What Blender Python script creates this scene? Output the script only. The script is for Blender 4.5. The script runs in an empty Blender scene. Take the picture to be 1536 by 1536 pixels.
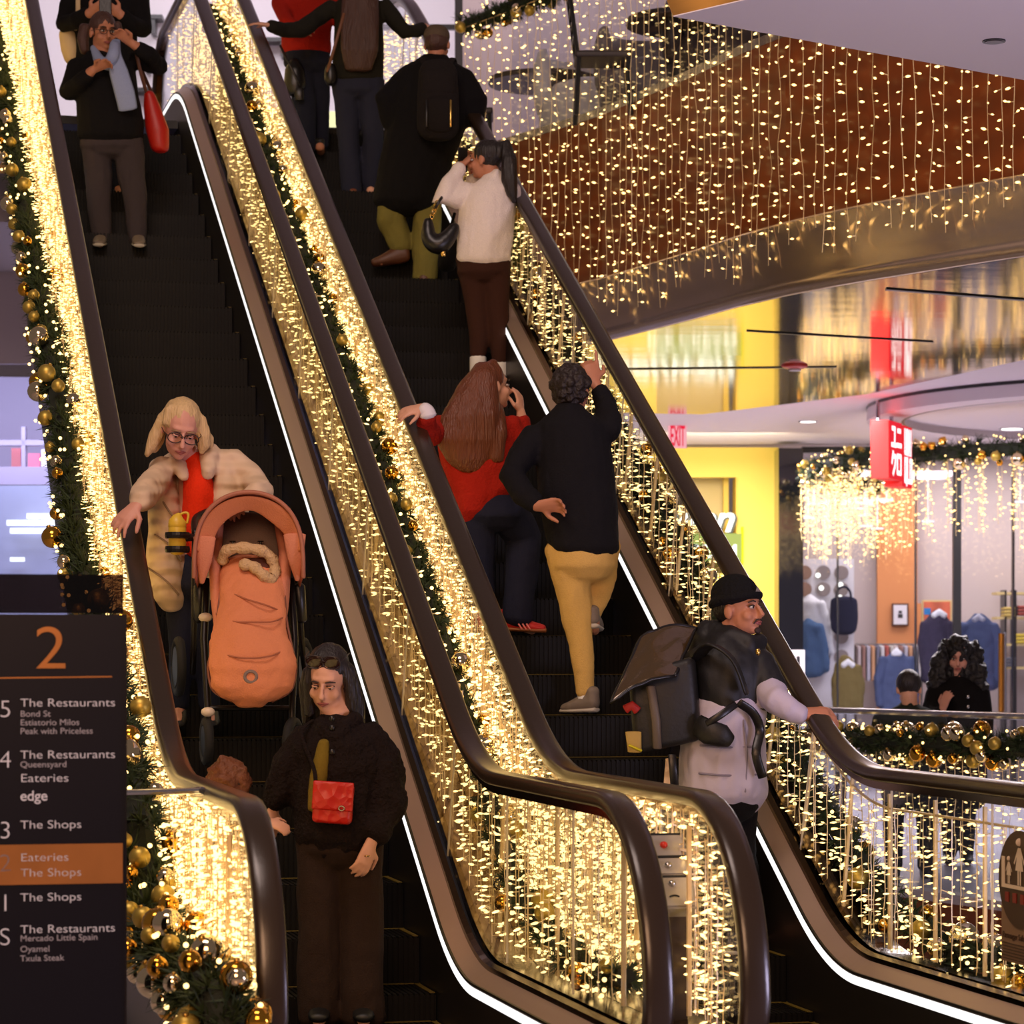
import bpy, bmesh, math, random
from mathutils import Vector, Matrix, noise
R = random.Random(7)
SC = bpy.context.scene
COL = SC.collection
V = Vector
F, HZ, CX, CAMZ = 4120.0, 980.0, 768.0, 1.56      # focal length (px), horizon row, centre column, camera height
TH = math.atan(993 / F); CT, ST = math.cos(TH), math.sin(TH)   # escalators run 13.5 degrees to the left of the view
KS = math.tan(math.radians(30))

def px(u, v, y): return V(((u - CX) / F * y, y, CAMZ + (HZ - v) / F * y))
def W(s, t, z): return V((t * CT - s * ST, t * ST + s * CT, z))       # escalator frame: run, right, up
def pxt(u, v, t):                                                      # where the sight line meets the vertical plane at t
    x = (u - CX) / F; rt = x * CT + ST
    return px(u, v, t / rt)
def lin(c):
    f = lambda a: a / 12.92 if a <= .04045 else ((a + .055) / 1.055) ** 2.4
    return tuple(f(a / 255.0) for a in c) + (1.0,)

# ---------------------------------------------------------------- materials
MATS = {}
def mat(name, rgb=(128, 128, 128), rough=.6, metal=0.0, spec=.5, emit=None, estr=0.0, bump=0.0, bscale=40.0, bkind='noise', stretch=(1, 1, 1), var=0.0, sheen=0.0, coat=0.0, alpha=1.0, trans=0.0, aniso=0.0):
    if name in MATS: return MATS[name]
    m = bpy.data.materials.new(name); m.use_nodes = True
    nt = m.node_tree; N = nt.nodes; L = nt.links
    b = N.get('Principled BSDF')
    b.inputs['Base Color'].default_value = lin(rgb); b.inputs['Roughness'].default_value = rough
    b.inputs['Metallic'].default_value = metal; b.inputs['Specular IOR Level'].default_value = spec
    b.inputs['Sheen Weight'].default_value = sheen; b.inputs['Coat Weight'].default_value = coat
    b.inputs['Transmission Weight'].default_value = trans; b.inputs['Anisotropic'].default_value = aniso; b.inputs['Anisotropic Rotation'].default_value = .25 if aniso else 0.0
    if emit: b.inputs['Emission Color'].default_value = lin(emit); b.inputs['Emission Strength'].default_value = estr
    if bump or var:
        tc = N.new('ShaderNodeTexCoord'); mp = N.new('ShaderNodeMapping'); mp.inputs['Scale'].default_value = stretch
        L.new(tc.outputs['Object'], mp.inputs['Vector'])
        if bkind == 'noise':
            t = N.new('ShaderNodeTexNoise'); t.inputs['Scale'].default_value = bscale; t.inputs['Detail'].default_value = 4; out = t.outputs['Fac']
        elif bkind in ('wave', 'wavez'):
            t = N.new('ShaderNodeTexWave'); t.bands_direction = 'Z' if bkind == 'wavez' else 'X'; t.inputs['Scale'].default_value = bscale; t.inputs['Distortion'].default_value = 1.5; out = t.outputs['Fac']
        else:
            t = N.new('ShaderNodeTexVoronoi'); t.inputs['Scale'].default_value = bscale; out = t.outputs['Distance']
        L.new(mp.outputs['Vector'], t.inputs['Vector'])
        if bump:
            bp = N.new('ShaderNodeBump'); bp.inputs['Strength'].default_value = bump; bp.inputs['Distance'].default_value = .02
            L.new(out, bp.inputs['Height']); L.new(bp.outputs['Normal'], b.inputs['Normal'])
        if var:
            mx = N.new('ShaderNodeMix'); mx.data_type = 'RGBA'
            c = lin(rgb); lo = tuple(x * (1 - var) for x in c[:3]) + (1,); hi = tuple(min(1, x * (1 + var)) for x in c[:3]) + (1,)
            mx.inputs[6].default_value = lo; mx.inputs[7].default_value = hi
            L.new(out, mx.inputs[0]); L.new(mx.outputs[2], b.inputs['Base Color'])
    MATS[name] = m
    return m
def clear_glass(name, tint=(255, 255, 255), refl=.05, rough=.02):
    if name in MATS: return MATS[name]
    m = bpy.data.materials.new(name); m.use_nodes = True; N = m.node_tree.nodes; L = m.node_tree.links
    for n in list(N): N.remove(n)
    o = N.new('ShaderNodeOutputMaterial'); t = N.new('ShaderNodeBsdfTransparent'); g = N.new('ShaderNodeBsdfGlossy'); x = N.new('ShaderNodeMixShader')
    lw = N.new('ShaderNodeLayerWeight'); lw.inputs['Blend'].default_value = .5
    pw = N.new('ShaderNodeMath'); pw.operation = 'POWER'; pw.inputs[1].default_value = 5.0
    ma = N.new('ShaderNodeMath'); ma.operation = 'MULTIPLY_ADD'; ma.inputs[1].default_value = .5; ma.inputs[2].default_value = refl * .4
    t.inputs['Color'].default_value = lin(tint); g.inputs['Roughness'].default_value = rough; g.inputs['Color'].default_value = (.9, .9, .95, 1)
    L.new(lw.outputs['Facing'], pw.inputs[0]); L.new(pw.outputs[0], ma.inputs[0])
    L.new(ma.outputs[0], x.inputs[0]); L.new(t.outputs[0], x.inputs[1]); L.new(g.outputs[0], x.inputs[2]); L.new(x.outputs[0], o.inputs[0])
    MATS[name] = m; return m
def emission(name, rgb, strength, sampled=True):
    if name in MATS: return MATS[name]
    m = bpy.data.materials.new(name); m.use_nodes = True; N = m.node_tree.nodes; L = m.node_tree.links
    for n in list(N): N.remove(n)
    o = N.new('ShaderNodeOutputMaterial'); e = N.new('ShaderNodeEmission'); e.inputs['Color'].default_value = lin(rgb); e.inputs['Strength'].default_value = strength
    L.new(e.outputs[0], o.inputs[0])
    if not sampled: m.cycles.emission_sampling = 'NONE'
    MATS[name] = m; return m
def fabric(name, rgb, bs=180, bump=.25, rough=.9, var=.12, sheen=0.0): return mat(name, rgb, rough, bump=bump, bscale=bs, var=var, sheen=sheen, spec=.2)

# ---------------------------------------------------------------- objects
def obj(name, bm, mats, parent=None, smooth=False, kind=None):
    me = bpy.data.meshes.new(name)
    if isinstance(bm, bmesh.types.BMesh):
        bmesh.ops.recalc_face_normals(bm, faces=bm.faces[:]) if len(bm.faces) < 60000 else None
        bm.to_mesh(me); bm.free()
    else: me = bm
    for m in (mats if isinstance(mats, (list, tuple)) else [mats]): me.materials.append(m)
    if smooth: me.polygons.foreach_set('use_smooth', [True] * len(me.polygons))
    o = bpy.data.objects.new(name, me); COL.objects.link(o)
    if parent is not None:
        o.parent = parent; o.matrix_parent_inverse = parent_mat(parent).inverted()
    if kind: o['kind'] = kind
    return o
def parent_mat(p):
    m = Matrix.LocRotScale(p.location, p.rotation_euler, p.scale)
    return (parent_mat(p.parent) @ p.matrix_parent_inverse @ m) if p.parent else m
def thing(name, label, cat, loc=(0, 0, 0), group=None):
    o = bpy.data.objects.new(name, None); COL.objects.link(o); o.location = loc; o.empty_display_size = .1
    tag(o, label, cat, group); return o
def tag(o, label, cat, group=None):
    o['label'] = label; o['category'] = cat
    if group: o['group'] = group
    return o
def struct(name, bm, m, smooth=False): return obj(name, bm, m, kind='structure', smooth=smooth)

# ---------------------------------------------------------------- shapes
def BM(): return bmesh.new()
def face(bm, pts, mi=0):
    f = bm.faces.new([bm.verts.new(p) for p in pts]); f.material_index = mi; return f
def box(bm, c, size, rz=0.0, mi=0, rot=None):
    sx, sy, sz = (a / 2 for a in size); c = V(c); M = rot if rot is not None else Matrix.Rotation(rz, 3, 'Z')
    vs = [bm.verts.new(c + M @ V((x * sx, y * sy, z * sz))) for x in (-1, 1) for y in (-1, 1) for z in (-1, 1)]
    for q in ((0, 1, 3, 2), (4, 6, 7, 5), (0, 4, 5, 1), (2, 3, 7, 6), (0, 2, 6, 4), (1, 5, 7, 3)):
        bm.faces.new([vs[i] for i in q]).material_index = mi
def bevel_box(bm, c, size, r=.01, rz=0.0, seg=2, mi=0):
    b2 = BM(); box(b2, (0, 0, 0), size); bmesh.ops.bevel(b2, geom=b2.edges[:], offset=r, segments=seg, affect='EDGES', profile=.5)
    M = Matrix.Translation(c) @ Matrix.Rotation(rz, 4, 'Z'); vm = {}
    for v in b2.verts: vm[v] = bm.verts.new(M @ v.co)
    for f in b2.faces: bm.faces.new([vm[v] for v in f.verts]).material_index = mi
    b2.free()
def ball(bm, c, r, seg=10, rings=7, M=None, mi=0):
    if not isinstance(r, (tuple, list)): r = (r, r, r)
    c = V(c); M = M or Matrix.Identity(3)
    rows = []
    for i in range(1, rings):
        a = math.pi * i / rings
        rows.append([bm.verts.new(c + M @ V((r[0] * math.sin(a) * math.cos(2 * math.pi * j / seg), r[1] * math.sin(a) * math.sin(2 * math.pi * j / seg), r[2] * math.cos(a)))) for j in range(seg)])
    top = bm.verts.new(c + M @ V((0, 0, r[2]))); bot = bm.verts.new(c + M @ V((0, 0, -r[2])))
    for j in range(seg):
        k = (j + 1) % seg
        bm.faces.new((top, rows[0][j], rows[0][k])).material_index = mi; bm.faces.new((bot, rows[-1][k], rows[-1][j])).material_index = mi
        for i in range(len(rows) - 1): bm.faces.new((rows[i][j], rows[i + 1][j], rows[i + 1][k], rows[i][k])).material_index = mi
def loft(bm, pts, rad, side=None, seg=12, cap=True, mi=0, fixed=False):
    """A closed tube of elliptical rings; rad: r or (a, b); side: direction of a; fixed: rings keep the plane side x world Y."""
    pts = [V(p) for p in pts]; n = len(pts)
    rad = [(r if isinstance(r, (tuple, list)) else (r, r)) for r in rad]
    P, RR, T = [], [], []
    for i in range(n):
        t = pts[min(i + 1, n - 1)] - pts[max(i - 1, 0)]
        t = t.normalized() if t.length > 1e-9 else V((0, 0, 1))
        T.append(t)
    if cap:
        def capring(i, sgn):
            r = rad[i]; h = min(r)
            return [(pts[i] + T[i] * sgn * h * .5 * o, (r[0] * k, r[1] * k), T[i]) for o, k in ((1.0, .35), (.75, .72))]
        st = capring(0, -1); en = capring(n - 1, 1)[::-1]
        seq = st + [(pts[i], rad[i], T[i]) for i in range(n)] + en
    else: seq = [(pts[i], rad[i], T[i]) for i in range(n)]
    rings = []; prev = V(side) if side is not None else None
    for p, r, t in seq:
        if fixed: a, b = V((1, 0, 0)), V((0, 1, 0))
        else:
            ref = V(side) if side is not None else (prev if prev is not None else (V((1, 0, 0)) if abs(t.x) < .9 else V((0, 1, 0))))
            a = ref - t * ref.dot(t)
            if a.length < 1e-4: a = t.orthogonal()
            a.normalize(); b = t.cross(a); prev = a
        rings.append([bm.verts.new(p + a * r[0] * math.cos(2 * math.pi * j / seg) + b * r[1] * math.sin(2 * math.pi * j / seg)) for j in range(seg)])
    for A, B in zip(rings, rings[1:]):
        for j in range(seg):
            k = (j + 1) % seg
            bm.faces.new((A[j], A[k], B[k], B[j])).material_index = mi
    bm.faces.new(rings[0][::-1]).material_index = mi; bm.faces.new(rings[-1]).material_index = mi
def cyl(bm, a, b, r, seg=10, r2=None, mi=0): loft(bm, [a, b], [r, r if r2 is None else r2], seg=seg, cap=False, mi=mi)
def lerp(a, b, k): return a + (b - a) * k
def catmull(pts, m=6):
    pts = [V(p) for p in pts]; out = []
    for i in range(len(pts) - 1):
        p0 = pts[max(i - 1, 0)]; p1 = pts[i]; p2 = pts[i + 1]; p3 = pts[min(i + 2, len(pts) - 1)]
        for k in range(m):
            t = k / m
            out.append(.5 * ((2 * p1) + (p2 - p0) * t + (2 * p0 - 5 * p1 + 4 * p2 - p3) * t * t + (3 * p1 - p0 - 3 * p2 + p3) * t ** 3))
    return out + [pts[-1]]
def remesh(name, bm, mats, parent, voxel=.012, smooth=4, wrinkle=0.0, wscale=9.0, wdir=(1, 1, 1), kind=None):
    """Fuse overlapping closed shells into one continuous skin."""
    bmesh.ops.recalc_face_normals(bm, faces=bm.faces[:])
    me = bpy.data.meshes.new(name); bm.to_mesh(me); bm.free()
    o = bpy.data.objects.new('tmp', me); COL.objects.link(o)
    m = o.modifiers.new('r', 'REMESH'); m.mode = 'VOXEL'; m.voxel_size = voxel
    if smooth: s = o.modifiers.new('s', 'SMOOTH'); s.iterations = smooth; s.factor = .5
    dg = bpy.context.evaluated_depsgraph_get(); dg.update()
    new = bpy.data.meshes.new_from_object(o.evaluated_get(dg)); new.name = name
    bpy.data.objects.remove(o); bpy.data.meshes.remove(me)
    if wrinkle:
        no = [v.normal.copy() for v in new.vertices]
        for v, nn in zip(new.vertices, no):
            q = V((v.co.x * wdir[0], v.co.y * wdir[1], v.co.z * wdir[2])) * wscale
            v.co += nn * wrinkle * (noise.noise(q) + .5 * abs(noise.noise(q * 2.3)))
    new.materials.clear()
    return obj(name, new, mats, parent, smooth=True, kind=kind)
def text_mesh(name, body, size, M, m, parent=None, shear=0.0, depth=.002, align='LEFT', offset=0.0, sx=1.0):
    cu = bpy.data.curves.new(name, 'FONT'); cu.body = body; cu.size = size; cu.extrude = depth; cu.shear = shear; cu.align_x = align; cu.offset = offset
    o = bpy.data.objects.new('tmp', cu); COL.objects.link(o)
    dg = bpy.context.evaluated_depsgraph_get(); dg.update()
    me = bpy.data.meshes.new_from_object(o.evaluated_get(dg)); me.name = name
    bpy.data.objects.remove(o)
    me.transform(M @ Matrix.Diagonal((sx, 1, 1, 1)))
    me.materials.clear()
    return obj(name, me, m, parent)
def frame_from(o, xd, zd):
    """4x4 at o with local x along xd and local y (text up) along zd."""
    x = V(xd).normalized(); y = V(zd); y = (y - x * y.dot(x)).normalized(); z = x.cross(y)
    return Matrix(((x.x, y.x, z.x, o[0]), (x.y, y.y, z.y, o[1]), (x.z, y.z, z.z, o[2]), (0, 0, 0, 1)))
def lamp(name, kind, loc, energy, rgb, size=.1, target=None, sy=None, spot=None):
    l = bpy.data.lights.new(name, kind); l.energy = energy; l.color = lin(rgb)[:3]
    if kind == 'AREA':
        l.size = size
        if sy: l.shape = 'RECTANGLE'; l.size_y = sy
    else: l.shadow_soft_size = size
    if spot: l.spot_size = spot
    o = bpy.data.objects.new(name, l); COL.objects.link(o); o.location = loc
    if target is not None: o.rotation_euler = (V(target) - V(loc)).to_track_quat('-Z', 'Y').to_euler()
    return o
# ================================================================= escalators
S0, RISE = 10.85, 5.5
S1 = S0 + RISE / KS                        # 20.38: where the incline meets the upper landing
def ramp(s, w=.42):
    def soft(x): return 0.0 if x < -w else x if x > w else (x + w) ** 2 / (4 * w)
    return KS * (soft(s - S0) - soft(s - S1))
TL = (1.25, 2.475); TR = (2.795, 4.06)     # handrail centre lines of the two escalators
HR = 1.07                                   # handrail over the nosing line
SB, ST_ = 8.9, 22.2                         # where the newel curves start
PH = {'L': .155, 'R': .05}
def tread(esc, s):
    k = max(0, math.floor((ramp(s) - PH[esc]) / .2 + 1e-6)); return min(PH[esc] + .2 * k, RISE) if ramp(s) > PH[esc] else .0

m_rubber = mat('handrail_rubber', (46, 34, 24), .28, spec=.6, bump=.02, bscale=60)
m_skirt = mat('skirt_dark', (30, 25, 22), .38, metal=.3)
m_deck = mat('deck_bronze', (190, 166, 148), .36, metal=.65, bump=.03, bscale=6, stretch=(40, 40, 2))
m_ledge = mat('ledge_bronze', (98, 76, 50), .16, metal=1.0)
m_step = mat('step_black', (15, 12, 10), .55, spec=.2)
m_yellow = mat('step_yellow', (96, 78, 12), .6)
m_strip = emission('skirt_light', (255, 250, 248), 1.35)
m_glass = clear_glass('balustrade_glass', (250, 252, 252), .07)
m_edge = mat('glass_edge', (205, 190, 160), .15, spec=.8)
m_clad = mat('cladding_dark', (70, 58, 46), .35, metal=.7)

def srange(a, b, fine=(S0, S1), step=.5):
    xs = {round(a, 4), round(b, 4)}; x = a
    while x < b: xs.add(round(x, 4)); x += step
    for c in fine:
        for i in range(-7, 8):
            if a < c + i * .07 < b: xs.add(round(c + i * .07, 4))
    return sorted(xs)
def hand_path():
    p = []
    n = 14
    for i in range(n, -1, -1):            # lower newel, bottom return then front
        pass
    A, B1, B2 = .6, .6, .38
    low = [(SB - A * math.sin(a), (HR - B1) - B2 * math.cos(a)) for a in [math.pi * .08 + i * (math.pi * .42) / 9 for i in range(10)]]
    up = [(SB - A * math.cos(a), (HR - B1) + B1 * math.sin(a)) for a in [i * (math.pi / 2) / 12 for i in range(1, 13)]]
    p = low + up + [(s, HR + ramp(s)) for s in srange(SB + .15, ST_ - .1)]
    z = HR + RISE
    p += [(ST_ + A * math.sin(a), z - B1 + B1 * math.cos(a)) for a in [i * (math.pi / 2) / 12 for i in range(0, 13)]]
    p += [(ST_ + A * math.cos(a), z - B1 - B2 * math.sin(a)) for a in [i * (math.pi * .42) / 9 for i in range(1, 10)]]
    return p
HP = hand_path()
def sweep(bm, path, t0, sec, mi=0, close=True):
    """sweep a (dt, dn) section along a path in the (run, up) plane; n is the path's normal"""
    rings = []
    for i, (s, z) in enumerate(path):
        a = path[max(i - 1, 0)]; b = path[min(i + 1, len(path) - 1)]
        d = V((b[0] - a[0], b[1] - a[1], 0)).normalized(); n = (-d.y, d.x)
        rings.append([bm.verts.new(W(s + n[0] * dn, t0 + dt, z + n[1] * dn)) for dt, dn in sec])
    k = len(sec)
    for A, B in zip(rings, rings[1:]):
        for j in range(k if close else k - 1):
            bm.faces.new((A[j], A[(j + 1) % k], B[(j + 1) % k], B[j])).material_index = mi
    if close:
        bm.faces.new(rings[0][::-1]).material_index = mi; bm.faces.new(rings[-1]).material_index = mi
def hsec(w, h, n=14, e=.55):
    out = []
    for i in range(n):
        a = 2 * math.pi * i / n; c, s = math.cos(a), math.sin(a)
        out.append((w / 2 * math.copysign(abs(c) ** e, c), h / 2 * math.copysign(abs(s) ** e, s)))
    return out
def line(z, a, b): return [(s, z + ramp(s)) for s in srange(a, b)]

def escalator(label, T, esc):
    E = thing('escalator', label, 'escalator', W(9.0, sum(T) / 2, 0))
    for side, t in zip((-1, 1), T):
        i = -side                              # towards the steps
        bm = BM(); sweep(bm, HP, t, hsec(.098, .058)); hr = obj('handrail', bm, m_rubber, E, smooth=True)
        bm = BM(); sweep(bm, [p for p in HP[10:-9]], t, [(-.022, -.058), (.022, -.058), (.022, -.026), (-.022, -.026)]); obj('handrail_guide', bm, m_ledge, hr)
        # glass balustrade
        bm = BM(); rows = []
        for s in srange(SB - .52, ST_ + .52, step=.35):
            top = HR + ramp(s) - .05
            if s < SB: top = HR - .6 + .6 * math.sqrt(max(0, 1 - ((SB - s) / .6) ** 2)) - .05
            if s > ST_: top = RISE + HR - .6 + .6 * math.sqrt(max(0, 1 - ((s - ST_) / .6) ** 2)) - .05
            rows.append((s, .33 + ramp(s), max(top, .36 + ramp(s))))
        for dt in (-.006, .006):
            vs = [(bm.verts.new(W(s, t + dt, a)), bm.verts.new(W(s, t + dt, b))) for s, a, b in rows]
            for A, B in zip(vs, vs[1:]): bm.faces.new((A[0], B[0], B[1], A[1]))
        obj('glass_balustrade', bm, m_glass, E)
        # upright joints between the panes
        bm = BM()
        for q in range(9, 23):
            s = q + .35
            if s > ST_: continue
            sl = 0 if (s < S0 or s > S1) else .30
            a, b = W(s + sl * .28, t - side * .0, .36 + ramp(s + sl * .28)), W(s - sl * .28, t, HR - .06 + ramp(s - sl * .28))
            loft(bm, [a, b], [.005, .005], seg=5, cap=False)
        obj('pane_joint', bm, m_edge, E)
        a, b = SB - .55, ST_ + .55
        bm = BM(); sweep(bm, line(0, a, b), t, [(i * .010, .30), (i * .045, .285), (i * .045, .335), (i * .022, .345)]); obj('glass_shoe', bm, m_ledge, E)
        bm = BM(); sweep(bm, line(0, a, b), t, [(i * .112, .268), (i * .112, .255), (i * .04, .25), (i * .04, .318)]); obj('inner_deck', bm, m_deck, E)
        bm = BM(); sweep(bm, line(0, a, b), t, [(i * .116, .262), (i * .1, .262), (i * .1, .272), (i * .116, .272)]); obj('deck_lip', bm, m_skirt, E)
        bm = BM(); sweep(bm, line(0, a, b), t, [(i * .1135, .222), (i * .1155, .222), (i * .1155, .257), (i * .1135, .257)]); obj('light_strip', bm, m_strip, E)
        bm = BM(); sweep(bm, line(0, a, b), t, [(i * .112, -.35), (i * .1, -.35), (i * .1, .262), (i * .112, .262)]); obj('skirt_panel', bm, m_skirt, E)
        o = .158
        bm = BM(); sweep(bm, line(0, a, b), t, [(side * .006, .30), (side * o, .30), (side * o, .33), (side * .006, .345)]); obj('outer_deck', bm, m_ledge, E)
        bm = BM(); sweep(bm, line(0, a, b), t, [(side * (o - .02), -.22), (side * o, -.22), (side * o, .30), (side * (o - .02), .30)]); obj('outer_cladding', bm, m_clad, E)
    # steps
    t0, t1 = T[0] + .118, T[1] - .118
    k = -3
    me = None
    while True:
        z = PH[esc] + .2 * k
        s = S0 + z / KS
        if z > RISE + .05: break
        d = .2 / KS
        zt = max(0.0, z) if z > -.25 else 0
        if z < .05: zt = max(ramp(s), 0.0) if z > -.3 else 0.0
        if me is None or k < 1:
            bm = BM()
            # grooved riser and tread: thin ribs across the width
            n = 44
            for i in range(n):
                a = t0 + (t1 - t0) * i / n; b = a + (t1 - t0) / n * .62
                pts = [(s, zt), (s + d, zt), (s + d, zt - .02), (s + .03, zt - .02), (s + .012, zt - .21), (s, zt - .21)]
                A = [bm.verts.new(W(q, a, z_)) for q, z_ in pts]; B = [bm.verts.new(W(q, b, z_)) for q, z_ in pts]
                for j in range(len(pts)): bm.faces.new((A[j], A[(j + 1) % 6], B[(j + 1) % 6], B[j]))
                bm.faces.new(A[::-1]); bm.faces.new(B)
            pts = [(s + .006, zt - .008), (s + d, zt - .008), (s + d, zt - .03), (s + .03, zt - .03), (s + .03, zt - .23), (s + .006, zt - .23)]
            A = [bm.verts.new(W(q, t0, z_)) for q, z_ in pts]; B = [bm.verts.new(W(q, t1, z_)) for q, z_ in pts]
            for j in range(6): bm.faces.new((A[j], A[(j + 1) % 6], B[(j + 1) % 6], B[j]))
            bm.faces.new(A[::-1]); bm.faces.new(B)
            st = obj('step', bm, m_step, E)
            bm = BM()
            for tt in (t0 + .004, t1 - .026):
                box(bm, W(s + d / 2, tt + .011, zt + .0015), (.022, d * .98, .003), rz=TH)
            box(bm, W(s + d - .012, (t0 + t1) / 2, zt + .0015), (t1 - t0, .018, .003), rz=TH)
            ym = obj('yellow_line', bm, m_yellow, st)
            if k >= 1 and me is None: me = (st, ym, s, z)
        else:
            st = me[0].copy(); COL.objects.link(st); st.parent = E
            off = W(s - me[2], 0, z - me[3]) - W(0, 0, 0)
            st.matrix_parent_inverse = me[0].matrix_parent_inverse.copy(); st.location = off
            ym = me[1].copy(); COL.objects.link(ym); ym.parent = st; ym.matrix_parent_inverse = Matrix.Identity(4)
            ym.matrix_parent_inverse = me[1].matrix_parent_inverse.copy()
        k += 1
    # landing plates with combs
    for nm, sa, sb, z in (('lower_landing_plate', 8.0, S0 + (PH[esc] - .6) / KS, 0.0), ('upper_landing_plate', S1 - .05, 23.0, RISE)):
        bm = BM(); box(bm, W((sa + sb) / 2, (t0 + t1) / 2, z - .03), (t1 - t0, sb - sa, .06), rz=TH); obj(nm, bm, m_skirt, E)
    # truss under the incline
    bm = BM()
    sweep(bm, line(0, SB - .5, ST_ + .5), (T[0] + T[1]) / 2, [(-.45, -.8), (.45, -.8), (.45, -.5), (-.45, -.5)]); obj('truss', bm, m_clad, E)
    return E
escL = escalator('down escalator carrying the pushchair, with the dark-haired person in the fur jacket at its foot', TL, 'L')
escR = escalator('up escalator carrying the pair in red and black and the person with the delivery backpack', TR, 'R')

# emergency stop panel standing between the newels
SP = thing('emergency_stop_panel', 'grey escalator control panel with red button between the two newel posts', 'control panel', W(8.62, 2.635, 0))
m_panel = mat('panel_grey', (150, 142, 130), .4, metal=.4); m_plate = mat('panel_plate', (178, 170, 158), .35, metal=.5, var=.06, bump=.02)
m_red = mat('button_red', (200, 46, 28), .35); m_steel = mat('steel', (190, 188, 184), .2, metal=1.0); m_black = mat('black_paint', (14, 13, 12), .5)
def panel():
    base = W(8.68, 2.65, 0); xd = V((CT, ST, 0)); back = W(1, 0, 0) - W(0, 0, 0)
    tilt = math.radians(38); up = (back * math.sin(tilt) + V((0, 0, 1)) * math.cos(tilt)).normalized(); nrm = xd.cross(up)
    top = pxt(990, 1250, 2.66); c = top - up * .155
    M3 = Matrix((xd, up, -nrm)).transposed()
    if M3.determinant() < 0: M3 = Matrix((xd, up, nrm)).transposed()
    bm = BM(); box(bm, c + nrm * -.02, (.155, .30, .05), rot=M3); h = obj('housing', bm, m_panel, SP)
    bm = BM(); box(bm, V((c.x, c.y, c.z / 2 - .08)) , (.12, .05, c.z - .1), rz=TH); obj('pedestal', bm, m_clad, SP)
    f = c + nrm * .006
    for k, (dy, hh) in enumerate(((.10, .085), (.018, .06), (-.085, .11))):
        bm = BM(); box(bm, f + up * dy, (.135, hh, .006), rot=M3); p = obj('face_plate', bm, m_plate, SP)
        bm = BM(); ball(bm, f + up * (dy + (.03 if k == 2 else 0)) + nrm * .006, (.014, .014, .012)); b = obj('button', bm, m_red if k == 0 else m_steel, SP, smooth=True)
        if k == 0: b['label'] = 'red stop button'
        if k == 2:
            bm = BM(); pts = [f + up * (-.115 + .014 * math.cos(a)) + xd * (.02 * math.sin(a)) + nrm * .005 for a in [-.9 + .3 * i for i in range(7)]]
            loft(bm, pts, [.003] * 7, seg=5); obj('keyhole_arc', bm, m_black, p)
    for k in (.145, .055, -.025):
        bm = BM(); box(bm, f + up * k, (.14, .008, .008), rot=M3); obj('divider', bm, m_black, SP)
panel()
# ================================================================= light curtains, garlands
m_bulb = emission('led_bulb', (255, 212, 134), 3.6)
m_wire = mat('clear_wire', (240, 214, 160), .35, spec=.6)
m_rod = mat('acrylic_rod', (235, 205, 150), .12, spec=.8)
m_needle = mat('fir_needle', (44, 58, 32), .6, var=.35, bscale=9, spec=.3)
m_core = mat('garland_core', (24, 30, 18), .9)
m_gold = mat('bauble_gold', (226, 166, 60), .12, metal=1.0)
m_champ = mat('bauble_champagne', (240, 222, 180), .06, metal=1.0)
m_matte = mat('bauble_matte_gold', (196, 168, 78), .42, metal=.75)
m_cap = mat('bauble_cap', (200, 160, 80), .3, metal=1.0)

def strand_mesh(L, n, seed, wig=.008, rb=.0082, lit=True):
    r = random.Random(seed); bm = BM()
    pts = [V((wig * noise.noise(V((seed * 3.1, i * .6, 0))), wig * noise.noise(V((seed * 3.1, i * .6, 9))), -L * i / 12)) for i in range(13)]
    loft(bm, pts, [.0022] * 13, seg=3, cap=False, mi=0)
    for i in range(n):
        k = (i + r.uniform(.2, .8)) / n; z = -L * k; a = r.uniform(0, 2 * math.pi); l = r.uniform(.012, .034)
        j = min(11, int(k * 12)); p = lerp(pts[j], pts[j + 1], k * 12 - j)
        d = V((math.cos(a), math.sin(a), r.uniform(-.5, .35))).normalized(); e = p + d * l
        loft(bm, [p, e], [.0026, .0034], seg=3, cap=False, mi=0)
        s = r.choice((.8, 1, 1, 1.25))
        loft(bm, [e - d * .002, e + d * .009 * s, e + d * .022 * s], [rb * .55 * s, rb * .92 * s, rb * .4 * s], seg=5, cap=False, mi=1)
    me = bpy.data.meshes.new('light_strand'); bm.to_mesh(me); bm.free()
    me.materials.append(m_wire); me.materials.append(m_bulb); return me
def strands(L, n, count=8, seed=1, **k): return [strand_mesh(L, n, seed * 100 + i, **k) for i in range(count)]
def merge_stuff(name, items, parent):
    """one mesh for the strands beyond the hundredth"""
    bm = BM()
    for me, M in items:
        b2 = BM(); b2.from_mesh(me); b2.transform(M); t = bpy.data.meshes.new('t'); b2.to_mesh(t); b2.free(); bm.from_mesh(t); bpy.data.meshes.remove(t)
    me = bpy.data.meshes.new(name); bm.to_mesh(me); bm.free()
    return obj(name, me, [m_wire, m_bulb], parent, kind='stuff')
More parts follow.
